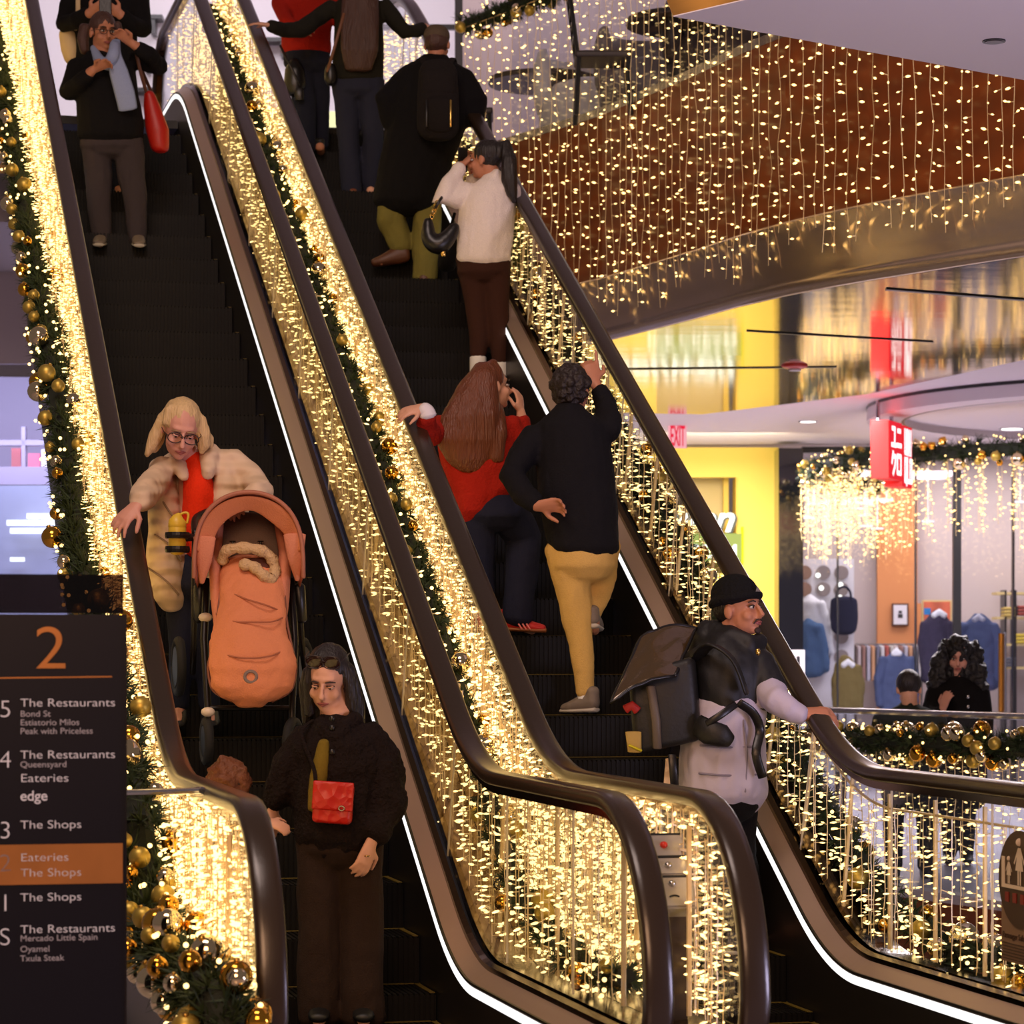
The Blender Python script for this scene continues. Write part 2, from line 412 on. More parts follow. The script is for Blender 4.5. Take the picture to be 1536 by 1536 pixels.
def curtain(label, spots, meshes, base, rail=None, rods=(), group=None, tube=.006):
    """spots: [(top point, lean vector or None, z scale)]; nearest hundred strands are parts of their own"""
    C = thing('light_curtain', label, 'string lights', base, group)
    spots = sorted(spots, key=lambda q: q[0].y); rest = []
    for i, (p, lean, zs) in enumerate(spots):
        me = meshes[R.randrange(len(meshes))]
        M = Matrix.Translation(p)
        if lean is not None:
            q = V((0, 0, -1)).rotation_difference(V(lean)).to_matrix().to_4x4(); M = M @ q
        M = M @ Matrix.Rotation(R.uniform(0, 6.28), 4, 'Z') @ Matrix.Diagonal((1, 1, zs, 1))
        if i < 100:
            o = bpy.data.objects.new('light_strand', me); COL.objects.link(o); o.parent = C
            o.matrix_basis = Matrix.Translation(-C.location) @ M
        else: rest.append((me, M))
    if rest: merge_stuff('light_strands', rest, C)
    if rail:
        bm = BM(); loft(bm, rail, [tube] * len(rail), seg=5, cap=False); obj('carrier_wire', bm, m_rod, C)
    for a, b in rods[:90]:
        bm = BM(); loft(bm, [a, b], [.009, .009], seg=6, cap=False); obj('acrylic_rod', bm, m_rod, C)
    return C

def bauble_mesh(r, m):
    bm = BM(); ball(bm, (0, 0, 0), r, 16, 10); cyl(bm, (0, 0, r * .94), (0, 0, r * 1.14), r * .2, 8, mi=1)
    me = bpy.data.meshes.new('bauble'); bm.to_mesh(me); bm.free(); me.materials.append(m); me.materials.append(m_cap)
    me.polygons.foreach_set('use_smooth', [True] * len(me.polygons)); return me
BAUB = [bauble_mesh(r, m) for r, m in ((.05, m_gold), (.042, m_champ), (.036, m_matte), (.034, m_gold), (.055, m_champ), (.045, m_matte))]
def garland(label, path, rad, tufts=140, nb=60, lights=30, base=None, bscale=1.0, view=(0, -1, .2), seed=3, needle=.085):
    """path: world points; a fir garland of needles with baubles and tiny lights"""
    r = random.Random(seed); G = thing('garland', label, 'garland', base or path[0])
    P = catmull(path, 5); seg = [0.0]
    for a, b in zip(P, P[1:]): seg.append(seg[-1] + (b - a).length)
    L = seg[-1]
    def at(d):
        d = max(0, min(L - 1e-6, d)); i = max(j for j in range(len(seg)) if seg[j] <= d); i = min(i, len(P) - 2)
        k = (d - seg[i]) / max(1e-9, seg[i + 1] - seg[i]); return lerp(P[i], P[i + 1], k), (P[i + 1] - P[i]).normalized()
    bm = BM(); loft(bm, P, [rad * .42] * len(P), seg=7, cap=False, mi=1)
    for i in range(int(tufts * L)):
        c, t = at(r.uniform(0, L)); a = t.orthogonal().normalized(); b = t.cross(a); w = r.uniform(0, 6.283)
        out = a * math.cos(w) + b * math.sin(w); o = c + out * rad * r.uniform(.15, .62) + t * r.uniform(-.02, .02)
        ax = (out + t * r.uniform(-.7, .7) + V((r.uniform(-.4, .4), r.uniform(-.4, .4), r.uniform(-.4, .4)))).normalized()
        for k in range(11):
            q = (ax * r.uniform(.25, 1) + V((r.gauss(0, .6), r.gauss(0, .6), r.gauss(0, .6)))).normalized()
            s = q.orthogonal().normalized() * .0055; e = o + q * needle * r.uniform(.5, 1.0) * (rad / .11)
            f = bm.faces.new([bm.verts.new(o + s), bm.verts.new(e), bm.verts.new(o - s)]); f.material_index = 0
    me = bpy.data.meshes.new('foliage'); bm.to_mesh(me); bm.free(); obj('foliage', me, [m_needle, m_core], G)
    bm = BM()
    for i in range(int(lights * L)):
        c, t = at(r.uniform(0, L)); a = t.orthogonal().normalized(); b = t.cross(a); w = r.uniform(0, 6.283)
        ball(bm, c + (a * math.cos(w) + b * math.sin(w)) * rad * r.uniform(.75, 1.08), .009, 6, 4)
    me = bpy.data.meshes.new('fairy_lights'); bm.to_mesh(me); bm.free(); obj('fairy_lights', me, [m_bulb], G, kind='stuff')
    vw = V(view).normalized()
    for i in range(min(nb, 98)):
        c, t = at(L * (i + r.uniform(.1, .9)) / nb)
        d = V((r.uniform(-1, 1), r.uniform(-1, 1), r.uniform(-.9, .7))); d = d - t * d.dot(t); d.normalize(); d = (d + vw * r.uniform(.1, .9)).normalized()
        o = bpy.data.objects.new('bauble', BAUB[r.randrange(len(BAUB))]); COL.objects.link(o); o.parent = G
        s = bscale * r.uniform(.75, 1.15); o.scale = (s, s, s)
        o.location = c + d * rad * r.uniform(.75, 1.0) - G.location; o.rotation_euler = (r.uniform(-.5, .5), r.uniform(-.5, .5), 0)
    return G

# --- between the two escalators: three rows of strands under the handrails
SH = strands(.74, 16, 9, 1, wig=.006, rb=.0058); SHD = strands(.74, 24, 9, 2, wig=.006, rb=.0062)
def esc_spots(rows, a, b, step, zoff=.02, jit=.02, low=lambda s: .36):
    out = []
    for t in rows:
        s = a + R.uniform(0, step)
        while s < b:
            zt = HR + ramp(s) - zoff - R.uniform(0, .03)
            if s < SB: zt = HR - .6 + .6 * math.sqrt(max(0, 1 - ((SB - s) / .6) ** 2)) - .03
            L = zt - (low(s) + ramp(s))
            out.append((W(s, t + R.uniform(-jit, jit), zt), None, max(.15, L / .74)))
            s += step * R.uniform(.6, 1.4)
    return out
def rods_for(t, a, b, step):
    out = []
    s = a
    while s < b:
        lean = .30 if S0 + .3 < s < S1 - .2 else max(0, min(.3, (s - S0 + .3) * .5)) if s < S1 else 0
        out.append((W(s + lean * .3, t, .36 + ramp(s + lean * .3)), W(s - lean * .3, t, HR - .08 + ramp(s - lean * .3)))); s += step
    return out
curtain('string light curtain filling the gap between the two escalators', esc_spots((2.735,), 8.45, 22.2, .04) + esc_spots((2.69,), 9.05, 22.2, .05) + esc_spots((2.53,), 9.05, 22.2, .085), SH, W(8.6, 2.64, .34),
        rail=[W(s, 2.72, HR - .17 + ramp(s)) for s in srange(8.7, 22.2)], rods=rods_for(2.70, 8.7, 20.5, .62) + rods_for(2.56, 9.0, 20.5, .9))
garland('fir garland with gold baubles lying between the two escalators', [W(s, 2.6, z + ramp(s)) for s, z in ((9.1, .44), (9.6, .42), (10.0, .46), (10.8, .62), (11.6, .84), (13, .92), (16, .92), (18, .92), (20.4, .92))], .085, tufts=120, nb=84, lights=26, bscale=.92, seed=5)
# --- outside the right-hand handrail
curtain('string light curtain outside the right handrail of the up escalator', esc_spots((4.095,), 8.45, 22.2, .085, zoff=.12) , SH, W(8.6, 4.16, .34),
        rail=[W(s, 4.10, HR - .14 + ramp(s)) for s in srange(8.5, 22.2)], rods=rods_for(4.10, 8.55, 20.5, .48))
garland('fir garland with gold baubles along the outer base of the up escalator', [W(s, t, z + ramp(s)) for s, t, z in ((8.3, 4.3, .38), (9.0, 4.3, .38), (9.6, 4.3, .38), (10.5, 4.28, .40), (11.5, 4.23, .44), (13, 4.22, .45), (15, 4.22, .45), (18, 4.22, .45), (20, 4.22, .45))], .10, tufts=120, nb=80, lights=34, seed=8)
# --- left of the left-hand handrail
curtain('dense string light curtain left of the down escalator beside the directory sign', esc_spots((1.10, 1.15, 1.195), 8.45, 22.2, .06, zoff=.02, jit=.012, low=lambda s: .3 if s < 10.6 else min(.62, .3 + (s - 10.6) * .4)), SHD, W(8.6, 1.12, .3),
        rail=[W(s, 1.185, HR - .16 + ramp(s)) for s in srange(8.9, 22.2)], rods=rods_for(1.16, 8.6, 20.5, .55))
gp = [pxt(u, v, t) for u, v, t in ((345, 1560, 1.10), (318, 1500, 1.06), (262, 1440, 1.02), (222, 1350, 1.0), (206, 1240, .98), (184, 1120, 1.0), (152, 980, 1.02), (130, 880, 1.04), (112, 760, 1.04), (89, 600, 1.04), (68, 470, 1.04), (49, 360, 1.04), (30, 250, 1.04), (8, 120, 1.04), (-14, 20, 1.04))]
garland('fir garland with gold and silver baubles running down beside the directory sign', gp[4:], .125, tufts=170, nb=98, lights=34, seed=11, bscale=.95)
garland('thick fir garland heaped with large baubles on the floor right of the directory sign', gp[:5], .14, tufts=190, nb=70, lights=30, seed=12, bscale=.92)
# ================================================================= the building
m_floor = mat('floor_tile', (172, 166, 178), .25, var=.06, bscale=3, spec=.5)
m_ceil = mat('ceiling_white', (238, 228, 236), .75)
m_slabw = mat('slab_lilac', (186, 176, 190), .6)
m_wood = mat('fascia_wood', (120, 56, 15), .34, spec=.4, var=.13, bscale=1.3, bkind='wavez', stretch=(.06, .06, 1), bump=.03)
m_gwood = mat('gold_wood', (176, 128, 60), .4, var=.35, bscale=3, bkind='wave', stretch=(.3, .3, 6))
m_brush = mat('brushed_metal', (222, 198, 174), .24, metal=.9, aniso=.95, bump=.06, bscale=5, stretch=(1, 1, .3))
m_soffit = mat('soffit_mirror', (190, 164, 124), .08, metal=1.0, bump=.07, bscale=2.2, stretch=(.5, 1.3, 1))
m_white = mat('white_panel', (226, 222, 228), .6); m_black2 = mat('black_trim', (18, 18, 22), .35)
m_rail = mat('rail_cap', (190, 190, 200), .2, metal=.9)
m_glass2 = clear_glass('rail_glass', (244, 246, 250), .10)
m_yellow2 = mat('shop_yellow', (236, 206, 84), .55); m_cream = mat('shop_cream', (214, 190, 130), .6)

def prism(bm, poly, z0, z1):
    a = [bm.verts.new((p[0], p[1], z0)) for p in poly]; b = [bm.verts.new((p[0], p[1], z1)) for p in poly]; n = len(poly)
    bm.faces.new(a[::-1]); bm.faces.new(b)
    for i in range(n): bm.faces.new((a[i], a[(i + 1) % n], b[(i + 1) % n], b[i]))
def uy(pairs): return [((u - CX) / F * y, y) for u, y in pairs]
def wallq(name, a, b, z0, z1, m, th=.1):
    a, b = V((a[0], a[1], 0)), V((b[0], b[1], 0)); n = (b - a).normalized().cross(V((0, 0, 1))) * th
    if n.y < 0: n = -n
    bm = BM(); prism(bm, [a, b, b + n, a + n], z0, z1); return struct(name, bm, m)

# edges of the void
E3 = uy([(700, 22.4), (768, 21.8), (868, 20.95), (903, 20.65), (970, 19.95), (1040, 19.25), (1110, 18.55), (1178, 18.0), (1240, 17.6), (1303, 17.25), (1420, 16.7), (1536, 16.2), (1700, 15.7), (1900, 15.2)])
E2 = uy([(930, 21.6), (1050, 20.6), (1150, 19.8), (1232, 19.1), (1287, 18.7), (1392, 18.0), (1498, 17.3), (1600, 16.7), (1800, 15.8), (2000, 15.2)])
FAR = 36.0
bm = BM(); prism(bm, E2 + [(9, FAR), (-9, FAR), (-9, 25), (E2[0][0], 25)], -.35, 0); struct('floor', bm, m_floor)
bm = BM(); prism(bm, [p + (0,) for p in []] or [W(8.3, -5, 0)[:2], W(8.3, 6, 0)[:2], (6, 4), (-6, 4)], -.35, 0); struct('floor_landing', bm, m_floor)
bm = BM(); prism(bm, [W(8.3, -6, 0)[:2], W(8.3, .9, 0)[:2], W(16, .9, 0)[:2], W(16, -6, 0)[:2]], -.35, 0); struct('floor_side', bm, m_floor)
bm = BM()
for a, b in zip(E2, E2[1:]):
    face(bm, [(a[0], a[1] - .01, -.06), (b[0], b[1] - .01, -.06), (b[0], b[1] - .01, -1.6), (a[0], a[1] - .01, -1.6)])
struct('trim_1', bm, m_wood)
bm = BM()
for a, b in zip(E2, E2[1:]): face(bm, [(a[0], a[1] - .012, .0), (b[0], b[1] - .012, .0), (b[0], b[1] - .012, -.06), (a[0], a[1] - .012, -.06)])
struct('trim_2', bm, m_slabw)
# upper storey
bm = BM(); prism(bm, E3 + [(9, FAR), (-9, FAR), (-9, 24), W(22.9, 0.9, 0)[:2], W(22.9, 4.2, 0)[:2], W(21.6, 4.3, 0)[:2]], 5.1, RISE); struct('floor_upper', bm, m_slabw)
bm = BM(); zs = [(0, 5.62), (.0, 4.37)]
for a, b in zip(E3, E3[1:]): face(bm, [(a[0], a[1] - .02, 5.60), (b[0], b[1] - .02, 5.60), (b[0], b[1] - .02, 4.37), (a[0], a[1] - .02, 4.37)])
struct('wall_fascia', bm, m_wood)
bm = BM()
for a, b in zip(E3, E3[1:]): prism(bm, [(a[0], a[1] - .03), (b[0], b[1] - .03), (b[0], b[1] + .05), (a[0], a[1] + .05)], 5.60, 5.66)
struct('trim_3', bm, m_rail)
prof = [(-.10, 4.375), (-.11, 4.36), (-.085, 4.28), (-.065, 4.18), (-.06, 4.08), (-.075, 4.0), (-.07, 3.985), (-.085, 3.97), (-.10, 3.9), (.02, 3.9)]
bm = BM()
for (d0, z0), (d1, z1) in zip([(0.02, 4.38)] + prof, prof):
    for a, b in zip(E3, E3[1:]): bm.faces.new([bm.verts.new(q) for q in ((a[0], a[1] + d0, z0), (b[0], b[1] + d0, z0), (b[0], b[1] + d1, z1), (a[0], a[1] + d1, z1))])
bmesh.ops.remove_doubles(bm, verts=bm.verts[:], dist=.0005)
struct('trim_4', bm, m_brush, smooth=True)
SOF = uy([(840, 26.6), (1053, 26.9), (1301, 24.8), (1536, 21.9), (1760, 19.2), (1900, 17.8)])
bm = BM(); prism(bm, [(x, y) for x, y in E3] + SOF[::-1], 3.9, 3.98); struct('ceiling_soffit', bm, m_soffit)
bm = BM()
for (u0, y0), (u1, y1), w in (((905, 22.6), (1255, 22.4), .015), ((1330, 17.6), (1600, 18.3), .02), ((1120, 19.9), (1400, 20.6), .008)):
    a, b = uy([(u0, y0), (u1, y1)]); prism(bm, [a, b, (b[0], b[1] + w * 3), (a[0], a[1] + w * 3)], 3.892, 3.9)
struct('trim_5', bm, m_black2)
bm = BM(); prism(bm, SOF + [(9, 19), (9, FAR), (-4, FAR), (-4, 26.6)], 3.92, 4.1); struct('ceiling', bm, m_ceil)
# round drum under the far ceiling
def ring(bm, c, r0, r1, z, n=72, z1=None):
    A = [bm.verts.new((c[0] + r0 * math.cos(2 * math.pi * i / n), c[1] + r0 * math.sin(2 * math.pi * i / n), z)) for i in range(n)]
    B = [bm.verts.new((c[0] + r1 * math.cos(2 * math.pi * i / n), c[1] + r1 * math.sin(2 * math.pi * i / n), z if z1 is None else z1)) for i in range(n)]
    for i in range(n): bm.faces.new((A[i], A[(i + 1) % n], B[(i + 1) % n], B[i]))
DC = (6.45, 26.0); DR = 3.07
bm = BM(); ring(bm, DC, DR, DR, 3.95, z1=3.78); ring(bm, DC, DR, DR - .33, 3.78); ring(bm, DC, DR - .33, DR - .33, 3.78, z1=3.85); ring(bm, DC, DR - .33, .01, 3.85); struct('ceiling_drum', bm, m_ceil)
bm = BM(); ring(bm, DC, DR + .004, DR + .004, 3.92, z1=3.89); ring(bm, DC, DR - .33, DR - .36, 3.779, z1=3.779); struct('trim_6', bm, m_black2)
# slab overhead at the near right, with its wooden edge
zc = 4.46; yy = lambda v: (zc - CAMZ) * F / (HZ - v)
c0, c1, c2 = px(1010, 25, yy(25)), px(1536, 120, yy(120)), px(1118, 0, yy(0))
c1 = c0 + (c1 - c0) * 2.2; c2 = c0 + (c2 - c0) * 9
bm = BM(); prism(bm, [c0, c1, c2], zc, zc + .5); struct('ceiling_near', bm, m_ceil)
q0, q2 = c0 + V((-.22, .2, .62)), c2 + V((-.22, .2, .62))
bm = BM(); face(bm, [c0 + V((0, 0, .005)), c2 + V((0, 0, .005)), q2, q0]); face(bm, [c0, q0, q0 + V((.3, 0, 0)), c0 + V((.3, 0, .3))]); struct('wall_edge', bm, m_gwood)
# walls round the far side
bm = BM(); face(bm, [(-8, 31, 5.4), (9, 31, 5.4), (9, 31, 11), (-8, 31, 11)]); struct('wall_back', bm, m_white)
bm = BM(); face(bm, [(-8, 31, 10.2), (9, 31, 10.2), (9, 19, 10.2), (-8, 19, 10.2)]); struct('ceiling_upper', bm, m_ceil)
wallq('wall_shop', (px(1203, 0, 33.5).x, 33.5), (9, 33.5), 0, 3.95, mat('shop_wall', (196, 180, 176), .7))
m_lil = mat('wall_lilac', (168, 160, 190), .6)
wallq('wall_left', (-9, 30), (-1.0, 30.5), 0, 4.6, m_lil)
wallq('wall_left_upper', (-9, 25.5), (px(66, 0, 25.5).x, 25.5), 4.25, 5.1, m_slabw)
wallq('wall_panel', (-9, 25.6), (px(30, 0, 25.6).x, 25.6), 5.1, 9.5, mat('wall_gold', (166, 128, 76), .35, metal=.5, var=.2, bscale=2))
for i, u in enumerate((689,)):
    bm = BM(); a = px(u, 0, 28); box(bm, (a.x, 28, 7.8), (.09, .1, 4.6)); struct('trim_%d' % (7 + i), bm, m_black2)
bm = BM(); a, b = px(560, 41, 28.1), px(692, 41, 28.1); box(bm, ((a.x + b.x) / 2, 28.1, a.z), (b.x - a.x, .06, .05)); struct('trim_9', bm, m_black2)
bm = BM(); face(bm, [(px(694, 0, 27.6).x, 27.6, RISE), (9, 27.6, RISE), (9, 27.6, 10.2), (px(694, 0, 27.6).x, 27.6, 10.2)]); struct('wall_side', bm, mat('wall_taupe', (176, 160, 160), .6, var=.25, bscale=.9))
for i, (u, yy_, r_) in enumerate(((885, 22.0, .40), (975, 21.2, .38), (1085, 20.2, .40))):
    T = thing('tub_chair', ['white tub chair behind the upper glass railing, nearest the garland', 'grey tub chair standing behind the white one on the upper floor', 'dark tub chair nearest the pale overhead slab'][i], 'chair', (px(u, 0, yy_).x, yy_, RISE)); c = V((px(u, 0, yy_).x, yy_, RISE)); mt = mat('tub%d' % i, ((226, 222, 222), (140, 132, 136), (56, 46, 46))[i], .6)
    bm = BM(); loft(bm, [c + V((0, 0, .22)), c + V((0, 0, .44))], [r_, r_ * 1.05], seg=20); obj('seat', bm, mt, T, smooth=True)
    bm = BM(); pts = [c + V((r_ * math.cos(a), r_ * math.sin(a), .62)) for a in [-.4 + (math.pi + .8) * k / 16 for k in range(17)]]; loft(bm, pts, [(.06, .26)] * 17, side=None, seg=10); obj('back_shell', bm, mt, T, smooth=True)
    for k in range(4):
        a = .8 + k * math.pi / 2; bm = BM(); cyl(bm, c + V((.25 * math.cos(a), .25 * math.sin(a), .24)), c + V((.3 * math.cos(a), .3 * math.sin(a), 0)), .018, 8); obj('leg', bm, m_black2, T)
# black picture rails and brackets on the white wall of the upper storey
for k, (u0, u1, v) in enumerate(((150, 245, 28), (150, 235, 84), (150, 245, 137), (380, 470, 62), (380, 500, 172))):
    S = thing('wall_shelf', ['topmost black shelf bar on the white upper wall at left', 'middle black shelf bar on the white upper wall at left', 'lowest black shelf bar on the white upper wall at left', 'black shelf bar on the white upper wall beside the person in red', 'low black shelf bar behind the legs of the person in red'][k], 'shelf', px((u0 + u1) / 2, v, 30.9))
    a, b = px(u0, v, 30.85), px(u1, v, 30.85)
    bm = BM(); box(bm, ((a.x + b.x) / 2, 30.85, a.z), (b.x - a.x, .22, .045)); obj('bar', bm, m_black2, S)
    for q in (.15, .5, .85):
        bm = BM(); box(bm, (lerp(a.x, b.x, q), 30.86, a.z - .10), (.05, .2, .17)); obj('bracket', bm, m_black2, S)
for k, (u, v, w) in enumerate(((332, 165, 40), (497, 180, 36))):
    S = thing('lit_display', ['glowing white display box low behind the down escalator', 'glowing yellow display box between the legs on the up escalator'][k], 'display', px(u, v, 30.4))
    a = px(u, v, 30.4); bm = BM(); box(bm, a, (w / F * 30.4, .1, .17)); obj('light_panel', bm, emission('display_glow%d' % k, ((255, 250, 250), (255, 250, 190))[k], 1.1), S)
    bm = BM(); box(bm, (a.x, 30.42, a.z), (w / F * 30.4 + .04, .1, .21)); obj('surround', bm, m_white, S)
    bm = BM(); box(bm, (a.x, 30.44, (a.z + RISE) / 2 - .05), (w / F * 30.4, .12, a.z - RISE - .1)); obj('plinth', bm, m_white, S)

# --- upper glass rail with garland and the big light curtain in front of the wooden fascia
GR = thing('glass_railing', 'glass railing of the upper floor above the wooden fascia', 'railing', (E3[3][0], E3[3][1], 5.6))
for a, b in zip(E3[1:], E3[2:]):
    bm = BM(); prism(bm, [(a[0], a[1] + .02), (b[0], b[1] + .02), (b[0], b[1] + .032), (a[0], a[1] + .032)], 5.64, 6.66); obj('glass_pane', bm, m_glass2, GR)
bm = BM(); loft(bm, [(a[0], a[1] + .026, 6.68) for a in E3], [.02] * len(E3), seg=6, cap=False); obj('top_cap', bm, m_rail, GR)
garland('fir garland with gold baubles on the upper glass railing at the top of the photo', [(a[0], a[1] - .08, 6.66) for a in E3[:9]], .13, tufts=130, nb=60, lights=26, seed=21, base=(E3[0][0], E3[0][1], 6.66))
LONG = strands(2.45, 29, 14, 3, wig=.03, rb=.0078)
def along(E, step, off, z, jit=.02):
    out = []; seg = [0]
    for a, b in zip(E, E[1:]): seg.append(seg[-1] + math.hypot(b[0] - a[0], b[1] - a[1]))
    d = 0
    while d < seg[-1] - .01:
        i = max(j for j in range(len(seg)) if seg[j] <= d); i = min(i, len(E) - 2); k = (d - seg[i]) / (seg[i + 1] - seg[i])
        out.append(V((lerp(E[i][0], E[i + 1][0], k), lerp(E[i][1], E[i + 1][1], k) + off, z))); d += step * R.uniform(.75, 1.25)
    return out
curtain('long string light curtain hanging in front of the wooden fascia', [(p, None, R.uniform(.93, 1.06)) for p in along(E3, .118, -.16, 6.62)], LONG, (E3[5][0], E3[5][1], 5.6), rail=[(a[0], a[1] - .16, 6.63) for a in E3], tube=.004)

# --- rail of this storey
G2 = thing('glass_railing', 'glass railing with a pale top cap in front of the clothes shop', 'railing', (E2[4][0], E2[4][1], 0))
for a, b in zip(E2, E2[1:]):
    bm = BM(); prism(bm, [(a[0], a[1] + .05), (b[0], b[1] + .05), (b[0], b[1] + .064), (a[0], a[1] + .064)], .02, 1.15); obj('glass_pane', bm, m_glass2, G2)
bm = BM(); loft(bm, [(a[0], a[1] + .057, 1.165) for a in E2], [(.022, .016)] * len(E2), side=(0, 0, 1), seg=8, cap=False); obj('top_cap', bm, m_rail, G2)
garland('fir garland packed with gold and silver baubles along the railing before the clothes shop', [(a[0], a[1] - .09, .97) for a in E2[2:]], .125, tufts=150, nb=98, lights=30, seed=31, base=(E2[4][0], E2[4][1], .97), bscale=1.05, view=(0, -1, .3))
MID = strands(1.0, 15, 8, 4, wig=.012)
curtain('string light curtain hanging below the garland of the shop railing', [(p, None, R.uniform(.25, 1.05)) for p in along(E2, .085, -.12, .9)], MID, (E2[4][0], E2[4][1], .0))

# lights set into the ceilings
def downlight(u, v, z, label, r=.09):
    y = (z - CAMZ) * F / (HZ - v); p = px(u, v, y); D = thing('downlight', label, 'ceiling light', p)
    bm = BM(); cyl(bm, p + V((0, 0, .015)), p - V((0, 0, .006)), r, 20); obj('rim', bm, m_rail if z < 4.4 else m_black2, D)
    bm = BM(); cyl(bm, p + V((0, 0, .0)), p - V((0, 0, .009)), r * .78, 20); obj('lens', bm, emission('downlight_glow', (255, 250, 245), 3.0) if z < 4.4 else mat('dark_lens', (60, 52, 60), .3), D)
downlight(1491, 61, zc, 'dark recessed downlight in the pale slab at top right', .055)
downlight(1212, 632, 3.92, 'faint downlight in the ceiling above the yellow shop edge', .1)
downlight(1518, 643, 3.85, 'bright downlight in the round drum ceiling', .14)
# smoke hood: red dome on the soffit
y = (3.9 - CAMZ) * F / (HZ - 548); p = px(1192, 548, y)
S = thing('ceiling_alarm', 'red oval fire alarm on the mirrored soffit', 'alarm', p)
bm = BM(); ball(bm, p, (.11, .11, .035), 20, 8); obj('dome', bm, m_red, S, smooth=True)
bm = BM(); cyl(bm, p - V((0, 0, .03)), p - V((0, 0, .045)), .05, 16); obj('lens', bm, m_white, S)
# ================================================================= shops behind, signs
YS = 31.0
def wbox(bm, u0, v0, u1, v1, y, d=.05, mi=0):
    a, b = px(u0, v0, y), px(u1, v1, y); box(bm, ((a.x + b.x) / 2, y + d / 2, (a.z + b.z) / 2), (b.x - a.x, d, a.z - b.z), mi=mi)
# yellow ice-cream shop front: a wall with an opening
S = thing('storefront', 'bright yellow shop front with a recessed sign window', 'shop front', px(1080, 1190, YS))
bm = BM()
wbox(bm, 880, 671, 1168, 716, YS, .15); wbox(bm, 1106, 716, 1168, 1188, YS, .15); wbox(bm, 880, 716, 985, 1188, YS, .15); wbox(bm, 985, 860, 1106, 1188, YS + .02, .1)
obj('yellow_wall', bm, m_yellow2, S)
bm = BM(); wbox(bm, 985, 716, 1090, 860, YS + .5, .05); obj('recess_back', bm, m_cream, S)
bm = BM(); wbox(bm, 1104, 716, 1107, 1000, YS - .01, .5); wbox(bm, 1085, 716, 1093, 860, YS + .35, .1); obj('recess_jamb', bm, mat('jamb_yellow', (226, 190, 60), .5), S)
SG = thing('shop_sign', 'glowing white script sign over a lit lower line on the yellow shop front', 'sign', px(1050, 800, YS - .1))
m_letter = emission('sign_letter', (252, 255, 240), 2.2); m_lback = mat('sign_letter_edge', (40, 48, 46), .5)
sc = YS / F
text_mesh('script_letters', 'van Leeuwen', 58 * sc, frame_from(px(1098, 797, YS - .14), (1, 0, 0), (0, 0, 1)), m_letter, SG, shear=.35, depth=.012, align='RIGHT', offset=.008)
text_mesh('script_backing', 'van Leeuwen', 58 * sc, frame_from(px(1101, 798, YS - .1), (1, 0, 0), (0, 0, 1)), m_lback, SG, shear=.35, depth=.012, align='RIGHT', offset=.012)
bm = BM(); wbox(bm, 985, 800, 1112, 842, YS - .07, .06); obj('sign_board', bm, emission('sign_board_glow', (226, 240, 130), .75), SG)
text_mesh('small_letters', 'ICE CREAM', 27 * sc, frame_from(px(1106, 836, YS - .1), (1, 0, 0), (0, 0, 1)), m_letter, SG, depth=.01, align='RIGHT', offset=.006)
bm = BM(); wbox(bm, 1112, 790, 1115, 845, YS - .05, .06); obj('glow_tube', bm, emission('tube_yellow', (240, 240, 40), 1.2), SG)
# dark column and stone post
S = thing('shop_column', 'glossy black column between the yellow shop and the glass shop front', 'column', px(1186, 1190, 30.6))
bm = BM(); wbox(bm, 1168, 672, 1205, 975, 30.5, .5); obj('shaft', bm, mat('column_black', (16, 16, 22), .06, spec=.8), S)
bm = BM(); wbox(bm, 1168, 975, 1207, 1188, 30.48, .52); obj('plinth', bm, m_white, S)
bm = BM(); wbox(bm, 1195, 984, 1200, 1060, 30.46, .04); obj('slot', bm, m_black2, S)
# glass shop front: panes, mullions, head rail
S = thing('glass_storefront', 'tall glass shop front of the clothes shop with dark mullions', 'shop front', px(1380, 1190, YS))
for u0, u1 in ((1206, 1257), (1258, 1373), (1374, 1430), (1442, 1520), (1521, 1640)):
    bm = BM(); wbox(bm, u0, 678, u1, 1186, YS, .015); obj('glass_pane', bm, m_glass2, S)
for u0, u1 in ((1256, 1258), (1373, 1375), (1430, 1442), (1519, 1522)):
    bm = BM(); wbox(bm, u0, 678, u1, 1186, YS - .03, .08); obj('mullion', bm, m_black2, S)
bm = BM(); wbox(bm, 1203, 670, 1640, 679, YS - .04, .1); obj('head_rail', bm, m_black2, S)
# interior panels
m_or = mat('panel_orange', (214, 140, 84), .6); m_mauve = mat('panel_mauve', (178, 160, 160), .7)
S = thing('wall_panel', 'tall orange wall panel inside the clothes shop', 'panel', px(1347, 1190, 33.4)); bm = BM(); wbox(bm, 1316, 700, 1376, 1190, 33.35, .08); obj('panel', bm, m_or, S)
bm = BM(); wbox(bm, 1376, 905, 1382, 1190, 33.3, .1); obj('edge', bm, m_or, S)
S = thing('peg_display', 'white display board with round holes behind the navy bag', 'display', px(1243, 1190, 32.6))
bm = BM(); wbox(bm, 1200, 838, 1281, 1190, 32.6, .06); obj('board', bm, m_white, S)
m_hole = mat('display_disc', (140, 126, 124), .5)
for i, (u, v) in enumerate([(u, v) for v in (859, 884, 955, 985) for u in (1207, 1235, 1262)]):
    bm = BM(); c = px(u, v, 32.58); cyl(bm, c + V((0, .01, 0)), c + V((0, -.012, 0)), .085, 20); obj('disc', bm, m_hole if i % 3 else mat('disc_brown', (150, 116, 96), .5), S)
